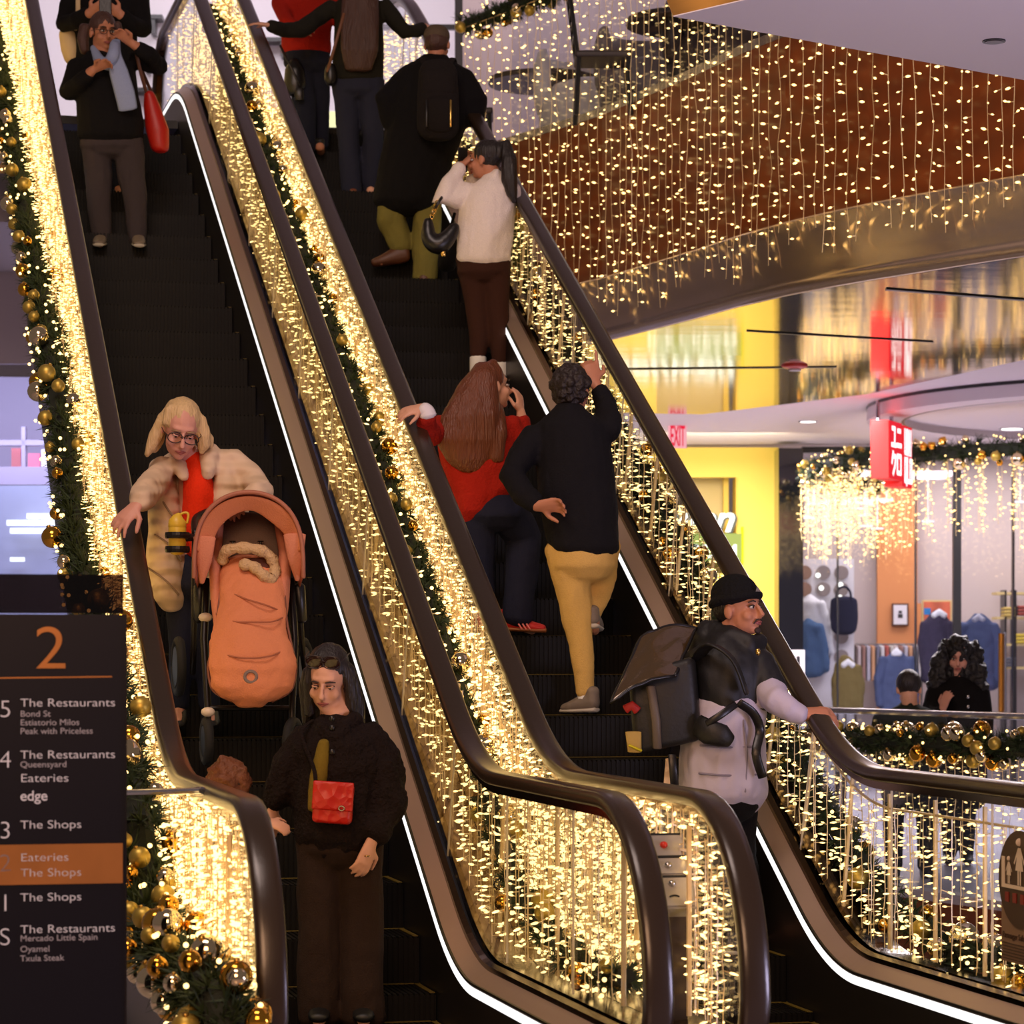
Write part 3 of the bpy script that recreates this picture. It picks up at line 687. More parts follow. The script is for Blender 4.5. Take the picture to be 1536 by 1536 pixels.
# display bulbs on the board
for i, (u, v) in enumerate(((1227, 863), (1232, 882), (1261, 877), (1260, 896))):
    L = thing('spot_bulb', ['round glowing bulb on the display board, upper left', 'round glowing bulb on the display board, just below the first', 'round glowing bulb above the navy bag', 'round glowing bulb at the handles of the navy bag'][i], 'lamp', px(u, v, 32.5))
    bm = BM(); ball(bm, px(u, v, 32.5), .03, 10, 7); obj('globe', bm, emission('globe_glow', (255, 250, 235), 2.5), L, smooth=True)
    bm = BM(); cyl(bm, px(u, v, 32.5), px(u, v, 32.59), .015, 8); obj('stem', bm, m_black2, L)

def frame_pic(u0, v0, u1, v1, y, label, fr, inner, motif):
    S = thing('framed_picture', label, 'picture', px((u0 + u1) / 2, v1, y))
    bm = BM(); wbox(bm, u0, v0, u1, v1, y, .04); obj('frame', bm, fr, S)
    bm = BM(); wbox(bm, u0 + 2.5, v0 + 2.5, u1 - 2.5, v1 - 2.5, y - .008, .02); q = obj('print', bm, inner, S)
    bm = BM()
    for a in motif: wbox(bm, *a, y - .012, .01)
    obj('motif', bm, motif_m[label], q)
motif_m = {}
motif_m['small picture in a brown frame on the orange panel'] = mat('ink', (60, 56, 56), .8)
frame_pic(1338, 905, 1363, 939, 33.3, 'small picture in a brown frame on the orange panel', mat('frame_brown', (96, 56, 40), .5), m_white, [(1348, 916, 1353, 920), (1347, 921, 1354, 927)])
motif_m['red striped art print with a blue patch beside the dark mullion'] = mat('art_blue', (40, 120, 190), .6)
frame_pic(1383, 900, 1428, 945, 33.3, 'red striped art print with a blue patch beside the dark mullion', m_cream, mat('art_red', (196, 96, 66), .6, var=.2, bscale=14, bkind='wave', stretch=(.1, .1, 1)), [(1386, 912, 1396, 922)])

# garments on busts and hangers
def garment(name, label, secs, arms, y, m, extra=None, stand=None, group=None):
    S = thing(name, label, 'clothes' if name != 'mannequin' else 'mannequin', px(secs[-1][0], secs[-1][1], y))
    bm = BM(); s = y / F
    loft(bm, [px(u, v, y) for u, v, w in secs], [(w * s, min(.13, w * s * .55)) for u, v, w in secs], side=(1, 0, 0), seg=14)
    for ch in arms: loft(bm, [px(u, v, y - .02) for u, v, w in ch], [w * s for u, v, w in ch], seg=10)
    remesh('cloth', bm, m, S, voxel=.016, smooth=5, wrinkle=.012, wscale=12)
    if extra: extra(S, y, s)
    if stand:
        bm = BM(); a = px(stand[0], stand[1], y); cyl(bm, a, (a.x, y, .02), .016, 8); cyl(bm, (a.x, y, .03), (a.x, y, 0), .14, 16); obj('stand', bm, m_steel, S)
    return S
m_navy = fabric('navy_cloth', (34, 36, 58), 120); m_denim = fabric('denim', (70, 96, 134), 160); m_slate = fabric('slate_jacket', (66, 76, 108), 120)
m_wht = fabric('white_cloth', (216, 216, 222), 120); m_plaid = fabric('dark_plaid', (52, 46, 66), 60, var=.4); m_olv = fabric('olive_cloth', (116, 100, 58), 120)
def neck(m): return lambda S, y, s: (lambda bm: (ball(bm, px(0, 0, y), .01), obj('hook', bm, m, S)))(BM())
def hood(u, v, w, m):
    def f(S, y, s):
        bm = BM(); loft(bm, [px(u - w, v + 7, y - .06), px(u, v + 1, y - .03), px(u + w, v + 7, y - .06)], [5 * s, 6 * s, 5 * s], seg=10); remesh('collar', bm, m, S, voxel=.014)
    return f
garment('hanging_shirt', 'white long shirt hanging on the display board', [(1216, 893, 5), (1216, 903, 17), (1217, 940, 20), (1219, 975, 22), (1220, 1010, 22)], [[(1230, 905, 9), (1240, 940, 7), (1246, 980, 6)]], 32.45, m_wht)
garment('hanging_jacket', 'blue denim jacket hanging by the black column', [(1212, 928, 5), (1213, 938, 16), (1214, 970, 20), (1216, 1010, 22)], [[(1226, 940, 10), (1236, 975, 8), (1238, 1005, 7)]], 32.2, m_denim)
garment('mannequin', 'bust in a slate blue jacket standing in front of the rack', [(1345, 976, 7), (1345, 985, 16), (1345, 1000, 24), (1345, 1030, 23), (1345, 1065, 25), (1345, 1090, 25)], [[(1325, 988, 8), (1318, 1020, 8), (1320, 1058, 7)], [(1365, 988, 8), (1372, 1020, 8), (1371, 1058, 7)]], 31.6, m_slate, hood(1345, 975, 5, m_wht), stand=(1345, 1090))
garment('mannequin', 'bust in a dark plaid jacket with a white hood', [(1408, 918, 8), (1406, 932, 20), (1404, 955, 24), (1404, 990, 23), (1404, 1020, 24)], [[(1388, 936, 8), (1384, 965, 8), (1388, 1005, 7)], [(1424, 936, 8), (1428, 965, 8), (1427, 1005, 7)]], 31.7, m_plaid, hood(1409, 917, 9, m_wht), stand=(1404, 1020))
garment('mannequin', 'bust in a blue-grey zipped jacket behind the curly-haired person', [(1467, 922, 8), (1468, 935, 22), (1468, 955, 27), (1470, 990, 26), (1471, 1030, 28)], [[(1444, 938, 9), (1438, 965, 9), (1442, 1015, 8)], [(1490, 938, 9), (1497, 965, 9), (1497, 1020, 8)]], 31.9, m_slate, hood(1468, 924, 7, mat('zip_grey', (150, 150, 165), .5)), stand=(1471, 1030))
garment('mannequin', 'low bust in an olive and white jacket by the display board', [(1268, 985, 7), (1268, 996, 16), (1268, 1020, 22), (1270, 1060, 22)], [[(1284, 1000, 8), (1290, 1030, 8), (1288, 1062, 7)]], 31.8, m_olv, hood(1272, 992, 8, m_wht), stand=(1268, 1060))
# navy tote hanging on the board
S = thing('tote_bag', 'large navy tote bag hanging on the white display board', 'bag', px(1266, 948, 32.3)); s = 32.3 / F
bm = BM(); loft(bm, [px(1266, v, 32.3) for v in (899, 905, 925, 943, 948)], [(w * s, .07) for w in (20, 21, 22, 20, 17)], side=(1, 0, 0), seg=14); remesh('body', bm, m_navy, S, voxel=.015)
bm = BM(); loft(bm, catmull([px(1255, 902, 32.25), px(1256, 886, 32.25), px(1266, 880, 32.25), px(1275, 887, 32.25), px(1277, 902, 32.25)], 4), [.014] * 17, seg=6); obj('handle', bm, m_navy, S, smooth=True)
# clothes rail with folded and hung stock
S = thing('clothes_rack', 'clothes rail with rows of pale shirts behind the busts', 'rack', px(1330, 1188, 32.9))
bm = BM(); a, b = px(1283, 967, 32.9), px(1382, 967, 32.9); cyl(bm, a, b, .015, 8); obj('bar', bm, m_steel, S)
for q in (a, b):
    bm = BM(); cyl(bm, q, (q.x, q.y, 0), .015, 8); obj('post', bm, m_steel, S)
cols = [(206, 190, 190), (160, 120, 110), (190, 186, 200), (214, 160, 120), (120, 120, 140), (226, 220, 220), (180, 90, 80), (200, 196, 190)]
names = ['pale', 'brown', 'lilac', 'apricot', 'slate', 'white', 'red', 'grey']
for i in range(14):
    u = 1286 + i * 7; k = i % 8
    H = thing('hanging_shirt', '%s shirt on the clothes rail, %s' % (names[k], 'at its end by the display board' if i < 1 else 'number %d from the display board end' % (i + 1)), 'clothes', px(u, 1020, 32.9), 'shirts on the clothes rail')
    bm = BM(); c = px(u, 995, 32.9); bevel_box(bm, c, (.04, .4, .42), .015); obj('shirt', bm, mat('shirt_' + names[k], cols[k], .8), H)
    bm = BM(); loft(bm, catmull([c + V((0, 0, .2)), c + V((0, 0, .23)), c + V((0, .02, .245))], 2), [.004] * 5, seg=5); obj('hook', bm, m_steel, H)
S = thing('shop_shelf', 'tall dark shelf unit with yellow-lit stock at the far right', 'shelf', px(1515, 1190, 33)); 
for u in (1507, 1522):
    bm = BM(); wbox(bm, u, 885, u + 3, 1190, 32.9, .3); obj('upright', bm, m_black2, S)
for v in (888, 925, 965, 1000):
    bm = BM(); wbox(bm, 1495, v, 1600, v + 4, 32.9, .35); obj('board', bm, m_cream, S)
for i, (u, v, c) in enumerate(((1512, 918, (196, 170, 90)), (1530, 958, (206, 180, 60)), (1513, 993, (90, 90, 100)), (1533, 916, (150, 60, 50)))):
    S2 = thing('folded_clothes', ['yellow-brown', 'bright yellow', 'grey', 'dull red'][i] + ' stack of folded clothes on the dark shelf unit', 'clothes', px(u, v + 7, 33)); bm = BM()
    for q in range(3): bevel_box(bm, px(u, v + 5 - q * 5, 33), (.13, .25, .035), .012)
    obj('fold', bm, mat('fold%d' % i, c, .85), S2)
S = thing('door_pull', 'long brass and steel door pull on the glass shop front', 'handle', px(1503, 1068, 30.6))
bm = BM(); cyl(bm, px(1502, 950, 30.7), px(1502, 1068, 30.7), .035, 12); obj('bar', bm, mat('brass', (214, 150, 70), .2, metal=1.0), S)
bm = BM(); wbox(bm, 1505, 948, 1509, 1070, 30.75, .05); obj('plate', bm, m_rail, S)
for v in (960, 1058):
    bm = BM(); cyl(bm, px(1503, v, 30.7), px(1503, v, 30.98), .012, 8); obj('standoff', bm, m_rail, S)
# ceiling spots seen inside the shop
for i, (u, v) in enumerate(((1221, 757), (1212, 778), (1286, 764), (1297, 774), (1301, 790), (1392, 783), (1330, 752), (1530, 754), (1316, 794), (1285, 748))):
    D = thing('downlight', 'small oval ceiling light inside the clothes shop', 'ceiling light', px(u, v, 33), 'small oval lights seen in the clothes shop')
    p = px(u, v, 33); bm = BM(); loft(bm, [p, p + V((0, 0, .02))], [(.075, .05)] * 2, side=(1, 0, 0), cap=False, seg=16); obj('lens', bm, emission('oval_glow', (255, 250, 255), 1.6), D)
    bm = BM(); cyl(bm, p + V((0, 0, .02)), p + V((0, 0, 3.92 - p.z)), .008, 6); obj('rod', bm, m_white, D)

# ring garland with hanging lights under the drum
RC = (6.59, 28.2); RR_ = 3.5
gpth = [(RC[0] + RR_ * math.cos(a), RC[1] + RR_ * math.sin(a), 3.44) for a in [math.radians(134 + i * 7.2) for i in range(21)]]
garland('round fir garland with gold and pearl baubles hung under the ceiling drum', gpth, .15, tufts=90, nb=96, lights=30, seed=41, base=(RC[0] - RR_, RC[1], 3.44), bscale=1.05, needle=.09)
RG = strands(.85, 10, 8, 6, wig=.012, rb=.0115)
curtain('ring of short light strings hanging from the round ceiling garland', [(V((RC[0] + (RR_ + R.uniform(-.35, .12)) * math.cos(a), RC[1] + (RR_ + R.uniform(-.35, .12)) * math.sin(a), 3.41)), None, R.uniform(.45, 1.1)) for a in [math.radians(134 + i * .73) for i in range(200)]], RG, (RC[0] - RR_, RC[1], 3.41))

# EXIT sign
ye = 28.5; S = thing('exit_sign', 'pink and red EXIT sign hanging from the ceiling by the yellow shop', 'sign', px(1016, 672, ye))
xd = V((1, .25, 0)).normalized()
c = px(1016, 655, ye)
bm = BM(); box(bm, c, (27 / F * ye, .05, 34 / F * ye), rz=math.atan2(.25, 1)); obj('panel', bm, emission('exit_pink', (255, 176, 186), .95), S)
text_mesh('letters', 'EXIT', .30, frame_from(c + V((0, -.04, -.095)), xd, (0, 0, 1)), emission('exit_red', (238, 36, 66), 1.0), S, depth=.004, align='CENTER', offset=.004, sx=.26)
bm = BM(); cyl(bm, c + V((0, 0, .11)), (c.x, c.y, 3.92), .01, 6); obj('stem', bm, m_white, S)

# red cube sign: two boxes, glyphs built from strokes
yr = 25.0; S = thing('shop_sign', 'red box sign with white characters hanging under the drum', 'sign', px(1336, 720, yr)); s = yr / F
m_r = mat('sign_red', (196, 22, 14), .5, emit=(196, 22, 10), estr=.55); m_rl = emission('sign_red_lit', (236, 44, 58), 1.0); m_wl = emission('sign_white_lit', (255, 246, 250), 1.5)
A = px(1306, 674, yr); wl = 27 * s                       # left face, then the lit face turning away to the right
fd = V((.42, -.908, 0))                                   # along the lit face, towards the camera
zt, zb = px(0, 630, yr).z, px(0, 717, yr).z
c0_ = px(1306, 630, yr + .5); c1_ = px(1333, 630, yr)
def quadbox(p, q, d, z0, z1, name, m):
    p, q = V((p.x, p.y, 0)), V((q.x, q.y, 0)); bm = BM(); prism(bm, [p, q, q + d, p + d], z0, z1); return obj(name, bm, m, S)
P0 = V((px(1306, 0, yr).x, yr, 0)); P1 = V((px(1333, 0, yr).x, yr, 0)); back = V((.30, 1.15, 0))
P2 = V((px(1352, 0, yr + .4).x, yr + .4, 0)); P3 = V((px(1353.5, 0, yr + .45).x, yr + .45, 0)); P4 = V((px(1367, 0, yr + .8).x, yr + .8, 0))
bm = BM(); prism(bm, [P0, P1, P2, P2 + (P0 - P1)], zb, zt); obj('red_box', bm, m_r, S)
bm = BM(); prism(bm, [P3 + (P0 - P1), P3, P4, P4 + (P0 - P1)], zb - .05, zt - .01); obj('red_box', bm, m_r, S)
def litface(a, b, z0, z1, rows):
    d = (b - a); L_ = d.length; d.normalize(); n = V((d.y, -d.x, 0))
    bm = BM(); face(bm, [a + n * .006 + V((0, 0, z0)), b + n * .006 + V((0, 0, z0)), b + n * .006 + V((0, 0, z1)), a + n * .006 + V((0, 0, z1))]); f = obj('lit_face', bm, m_rl, S)
    H = z1 - z0; bm = BM()
    for r_, glyphs in enumerate(rows):
        for c_, g in enumerate(glyphs):
            cw = L_ * .84 / len(glyphs); x0 = L_ * .08 + c_ * cw; y1 = H * (.93 - .46 * r_); gh = H * .39
            for (ax, ay, bx_, by_) in g:
                pa = a + d * (x0 + cw * (.08 + .84 * ax)) + V((0, 0, z0 + y1 - gh * (1 - ay))) ; pb = a + d * (x0 + cw * (.08 + .84 * bx_)) + V((0, 0, z0 + y1 - gh * (1 - by_)))
                dd = (pb - pa); 
                if dd.length < 1e-6: continue
                q = dd.normalized().cross(n) * .022; dd = dd.normalized() * .014
                face(bm, [pa - dd + q + n * .014, pb + dd + q + n * .014, pb + dd - q + n * .014, pa - dd - q + n * .014])
    obj('characters', bm, m_wl, f)
YU = [(.15, .85, .75, .85), (.75, .85, .68, .12), (.02, .12, .98, .12)]; NI = [(.2, .8, .8, .8), (.02, .15, .98, .15)]
KU = [(.35, .98, .1, .5), (.3, .8, .9, .8), (.9, .8, .75, .35), (.75, .35, .35, .02)]; RO = [(.1, .85, .9, .85), (.9, .85, .9, .1), (.9, .1, .1, .1), (.1, .1, .1, .85)]
lu = [(.1, 1, .1, .1), (.1, .05, .9, .05), (.9, .1, .9, 1)]; ln = [(.1, 0, .1, 1), (.1, 1, .9, 0), (.9, 0, .9, 1)]; li = [(.5, 0, .5, 1)]
lq = [(.1, .05, .1, .95), (.1, .95, .9, .95), (.9, .95, .9, .05), (.9, .05, .1, .05), (.6, .3, 1, -.1)]; ll = [(.1, 1, .1, .05), (.1, .05, .9, .05)]; lo = [(.1, .05, .1, .95), (.1, .95, .9, .95), (.9, .95, .9, .05), (.9, .05, .1, .05)]
litface(P1, P2, zb, zt, [[YU, NI], [KU, RO]]); litface(P3, P4, zb - .05, zt - .01, [[lu, ln, li], [lq, ll, lo]])
for p in (P0 + V((.12, .4, 0)), P3 + V((-.06, .3, 0))):
    bm = BM(); cyl(bm, p + V((0, 0, zt - .02)), p + V((0, 0, 3.9)), .02, 8); obj('hanger', bm, m_rail, S)

# left-hand hall behind the garland: shop with bright tubes
S = thing('storefront', 'lilac glass shop front with bright white lights behind the left garland', 'shop front', px(40, 1100, 28))
bm = BM(); wbox(bm, -200, 700, 95, 727, 27.9, .15); wbox(bm, 32, 640, 38, 700, 27.9, .1); wbox(bm, -200, 660, 95, 668, 27.9, .12); obj('frame', bm, mat('frame_lilac', (120, 112, 138), .5), S)
bm = BM(); wbox(bm, -200, 727, 110, 1190, 28, .02); obj('glass_pane', bm, m_glass2, S)
bm = BM(); wbox(bm, -200, 727, 130, 1190, 29.3, .05); obj('interior', bm, mat('left_shop_wall', (196, 200, 236), .6, var=.3, bscale=1.5), S)
for a in ((10, 780, 90, 788), (15, 792, 80, 800), (40, 770, 75, 778), (15, 836, 36, 842)):
    bm = BM(); wbox(bm, *a, 29.0, .05); obj('tube_light', bm, emission('left_tube', (246, 248, 255), 2.2), S)
for i, a in enumerate(((17, 672, 31, 700), (42, 680, 60, 700), (62, 674, 86, 700))):
    bm = BM(); wbox(bm, *a, 28.3, .05); obj('poster', bm, mat('poster%d' % i, ((170, 90, 100), (210, 110, 140), (226, 220, 250))[i], .5), S)

# ----------------------------------------------------------------- directory sign
S = thing('directory_sign', 'dark navy floor directory with white and bronze lettering at lower left', 'sign', px(90, 1536, 8.0))
yd = 8.0; rt = px(188, 0, yd); ang = math.radians(12); dx = V((math.cos(ang), math.sin(ang), 0)); ex = V((-dx.y, dx.x, 0)); Wd = .80
z_top, z_nav = px(0, 862, yd).z, px(0, 922, yd).z
rt = V((rt.x, yd, 0)); lf = rt - dx * Wd
m_navyp = mat('sign_navy', (9, 11, 28), .4, spec=.25); m_blackg = clear_glass('sign_dark_glass', (120, 104, 96), .1)
bm = BM(); prism(bm, [lf, rt, rt + ex * .09, lf + ex * .09], 0, z_nav); obj('panel', bm, m_navyp, S)
r2 = rt - dx * .006; bm = BM(); prism(bm, [lf, r2, r2 + ex * .09, lf + ex * .09], z_nav + .004, z_top); obj('glass_head', bm, m_blackg, S)
bm = BM(); prism(bm, [rt - dx * .002 - ex * .004, rt + dx * .004 - ex * .004, rt + dx * .004 + ex * .094, rt - dx * .002 + ex * .094], 0, z_nav); obj('edge_trim', bm, mat('sign_edge', (60, 56, 60), .25, metal=.9), S)
m_bronze = mat('sign_bronze', (176, 116, 66), .35, metal=.7, emit=(150, 92, 50), estr=.12, var=.3, bscale=6); m_ltr = mat('sign_white', (190, 188, 198), .5, emit=(200, 200, 214), estr=.2); m_ltr2 = mat('sign_grey', (150, 146, 156), .5, emit=(150, 146, 160), estr=.16)
def spot(u, v):
    """where the sight line meets the front of the sign"""
    d = px(u, v, 1.0) - V((0, 0, CAMZ)); n = -ex; k = (rt - V((0, 0, 0))).dot(n) / V((d.x, d.y, 0)).dot(n)
    return V((0, 0, CAMZ)) + d * k - ex * .001
up = V((0, 0, 1)); s8 = yd / F
def put(txt, u, v, h, m=None, off=0.0, sx=1.0, depth=.0015): return text_mesh('lettering', txt, h * s8 / .70, frame_from(spot(u, v) - ex * .0015, dx, up), m or m_ltr, S, depth=depth, offset=off, sx=sx)
put('2', 50, 1003, 64, m_bronze, off=-.001, sx=1.12)
a, b = spot(-40, 1018.5), spot(168, 1016)
bm = BM(); face(bm, [a, b, b + up * .004, a + up * .004]); obj('rule', bm, m_bronze, S)
q = [(spot(-60, 1326), spot(184, 1326), spot(184, 1266), spot(-60, 1266))][0]
bm = BM(); prism(bm, [q[0], q[1], q[1] - ex * .003, q[0] - ex * .003], spot(90, 1326).z, spot(90, 1266).z); obj('highlight_band', bm, m_bronze, S)
for txt, v in (('The Restaurants', 1060), ('The Restaurants', 1138), ('Eateries', 1173), ('The Shops', 1243), ('Eateries', 1292), ('The Shops', 1315), ('The Shops', 1352), ('The Restaurants', 1400)):
    w = {'The Restaurants': 140, 'Eateries': 71, 'The Shops': 90}[txt]
    o = put(txt, 30, v, 12.2, off=-.0003); o.data.update()
    xs = [vv.co for vv in o.data.vertices]; cur = max((p - spot(30, v)).dot(dx) for p in xs); k = w * s8 / cur
    for vv in o.data.vertices:
        d = (vv.co - spot(30, v)); vv.co = vv.co + dx * d.dot(dx) * (k - 1)
for txt, v, w in (('Bond St', 1075, 45), ('Estiatorio Milos', 1088, 87), ('Peak with Priceless', 1101, 107), ('Queensyard', 1151, 68), ('Mercado Little Spain', 1412, 114), ('Oyamel', 1428, 43), ('Txula Steak', 1442, 65)):
    o = put(txt, 30, v, 9, m_ltr2)
    cur = max((p.co - spot(30, v)).dot(dx) for p in o.data.vertices); k = w * s8 / cur
    for vv in o.data.vertices: vv.co = vv.co + dx * (vv.co - spot(30, v)).dot(dx) * (k - 1)
put('edge', 30, 1201, 15, off=.0003)
for txt, v in (('5', 1076), ('4', 1152), ('3', 1258), ('2', 1307), ('1', 1367), ('S', 1418)): put(txt, -2, v, 26, m_ltr2 if txt == '2' else m_ltr, off=-.0012, sx=1.05)
# bar joining sign and escalator, acrylic shield
S = thing('barrier_bar', 'thin pale metal bar between the directory sign and the left handrail', 'barrier', px(190, 1187, 9.0))
a, b = px(150, 1190, 9.6), pxt(303, 1186, 1.17)
bm = BM(); loft(bm, [a, b], [(.011, .02)] * 2, side=(0, 0, 1), seg=8, cap=False); obj('bar', bm, m_rail, S)
bm = BM(); cyl(bm, a, (a.x, a.y, 0), .018, 10); obj('post', bm, m_rail, S)
bm = BM(); p = pxt(300, 1187, 1.19); bevel_box(bm, p, (.04, .05, .03), .006); obj('bracket', bm, m_rail, S)
# oval safety sign on the lower right glass
S = thing('safety_sign', 'brown oval passenger safety sign with white figures at the right edge', 'sign', pxt(1520, 1440, 4.02))
o = 4.02
def onp(u, v): return pxt(u, v, o)
m_sgb = mat('safety_brown', (62, 40, 24), .4, spec=.4); m_sgw = mat('safety_white', (206, 186, 160), .5); m_sgp = mat('safety_panel', (120, 92, 66), .4)
sdx = -(W(1, 0, 0) - W(0, 0, 0)); sc_ = (onp(1520, 1320) - V((0, 0, 0)))
ctr = onp(1533, 1320); hh = (onp(1533, 1246) - ctr).z
def plate(z0, z1, x0, x1, off, m, name, parent):
    n = -V((CT, ST, 0)); bm = BM(); a = ctr + sdx * x0 + n * off; b = ctr + sdx * x1 + n * off
    prism(bm, [a, b, b + n * .003, a + n * .003], ctr.z + z0, ctr.z + z1); return obj(name, bm, m, parent)
plate(-.30, -.05, -.17, .19, .0, m_sgp, 'text_panel', S)
bm = BM(); n = -V((CT, ST, 0)); N_ = 40
r1 = [bm.verts.new(ctr + sdx * (.185 * math.cos(2 * math.pi * i / N_)) + V((0, 0, hh * math.sin(2 * math.pi * i / N_))) + n * .004) for i in range(N_)]
r2 = [bm.verts.new(v.co + n * .004) for v in r1]
bm.faces.new(r1); bm.faces.new(r2[::-1])
for i in range(N_): bm.faces.new((r1[i], r1[(i + 1) % N_], r2[(i + 1) % N_], r2[i]))
ov = obj('oval', bm, m_sgb, S)
def fig(x, z, h, name='figure'):
    bm = BM(); q = lambda a, b: ctr + sdx * (x + a * h) + V((0, 0, z + b * h)) + n * .0105
    ball(bm, q(0, .9), (.075 * h, .004, .085 * h), 12, 6)
    face(bm, [q(-.07, .78), q(.07, .78), q(.2, .3), q(-.2, .3)]); face(bm, [q(-.09, .32), q(-.02, .32), q(-.02, 0), q(-.09, 0)]); face(bm, [q(.02, .32), q(.09, .32), q(.09, 0), q(.02, 0)])
    face(bm, [q(-.08, .76), q(-.05, .7), q(-.24, .42), q(-.28, .45)]); face(bm, [q(.08, .76), q(.28, .45), q(.24, .42), q(.05, .7)])
    obj(name, bm, m_sgw, ov)
fig(.0, .0 * hh - .02, .17); fig(-.09, -.02, .10); 
plate(-.035, -.022, -.15, .15, .009, m_sgw, 'step_mark', S); plate(-.022, .075, -.15, -.125, .009, m_sgw, 'side_mark', S)
for i in range(4): plate(-.085, -.05, -.12 + i * .065, -.09 + i * .065, .009, mat('safety_red', (120, 30, 20), .5), 'small_mark', S)
text_mesh('heading', 'Passenger Safety', .032, frame_from(ctr + sdx * -.155 + V((0, 0, -.215)) + n * .006, sdx, up), m_sgb, S, depth=.001)
for i in range(6): plate(-.235 - i * .011, -.231 - i * .011, -.155, .15, .004, m_sgb, 'text_line', S)
# upper floor: furniture seen through the rail
for i, (u, v, yt) in enumerate(((815, 96, 22.4), (1030, 80, 20.3))):
    T = thing('cafe_table', ['dark cafe table behind the upper glass railing, nearer the escalator', 'dark cafe table behind the upper glass railing, nearer the pale slab'][i], 'table', (px(u, 0, yt).x, yt, RISE)); c = V((px(u, 0, yt).x, yt, RISE))
    bm = BM(); cyl(bm, c + V((0, 0, .74)), c + V((0, 0, .70)), .45, 24); obj('top', bm, mat('table_dark', (50, 40, 38), .4), T)
    bm = BM(); cyl(bm, c + V((0, 0, .70)), c + V((0, 0, .02)), .035, 10); obj('stem', bm, m_black2, T)
    bm = BM(); cyl(bm, c + V((0, 0, .02)), c, .24, 20); obj('base', bm, m_black2, T)
    for k, dx_ in enumerate((-.62, .62)):
        H = thing('cafe_chair', ['dark slatted chair left of the nearer cafe table', 'dark slatted chair right of the nearer cafe table', 'dark slatted chair left of the further cafe table', 'dark slatted chair right of the further cafe table'][i * 2 + k], 'chair', c + V((dx_, 0, 0))); q = c + V((dx_, 0, 0))
        bm = BM(); bevel_box(bm, q + V((0, 0, .45)), (.42, .42, .05), .015); obj('seat', bm, mat('chair_dark', (44, 34, 34), .5), H)
        for sx in (-1, 1):
            for sy in (-1, 1):
                bm = BM(); cyl(bm, q + V((sx * .18, sy * .18, .43)), q + V((sx * .2, sy * .2, 0)), .018, 8); obj('leg', bm, m_black2, H)
        sd = 1 if dx_ > 0 else -1
        for sy in (-1, 1):
            bm = BM(); cyl(bm, q + V((sd * .19, sy * .18, .45)), q + V((sd * .25, sy * .18, .92)), .016, 8); obj('back_post', bm, m_black2, H)
        for zz in (.6, .7, .8, .9):
            bm = BM(); box(bm, q + V((sd * (.2 + (zz - .5) * .12), 0, zz)), (.02, .38, .05)); obj('back_slat', bm, m_black2, H)
# high table and stool on this floor behind the rail
T = thing('high_table', 'dark high table behind the railing in front of the clothes shop', 'table', (px(1325, 0, 19.6).x, 19.6, 0)); c = V((px(1325, 0, 19.6).x, 19.6, 0))
bm = BM(); bevel_box(bm, c + V((0, 0, .74)), (.7, .5, .04), .01); obj('top', bm, m_black2, T)
for sx in (-1, 1):
    for sy in (-1, 1):
        bm = BM(); cyl(bm, c + V((sx * .3, sy * .2, .72)), c + V((sx * .33, sy * .22, 0)), .018, 8); obj('leg', bm, m_black2, T)
T = thing('bar_stool', 'dark stool under the person in the green jacket', 'stool', (px(1365, 0, 18.9).x, 18.9, 0)); c = V((px(1365, 0, 18.9).x, 18.9, 0))
bm = BM(); cyl(bm, c + V((0, 0, .62)), c + V((0, 0, .58)), .2, 20); obj('seat', bm, m_black2, T)
for k in range(4):
    a = math.pi / 4 + k * math.pi / 2; bm = BM(); cyl(bm, c + V((.13 * math.cos(a), .13 * math.sin(a), .58)), c + V((.19 * math.cos(a), .19 * math.sin(a), 0)), .014, 8); obj('leg', bm, m_black2, T)
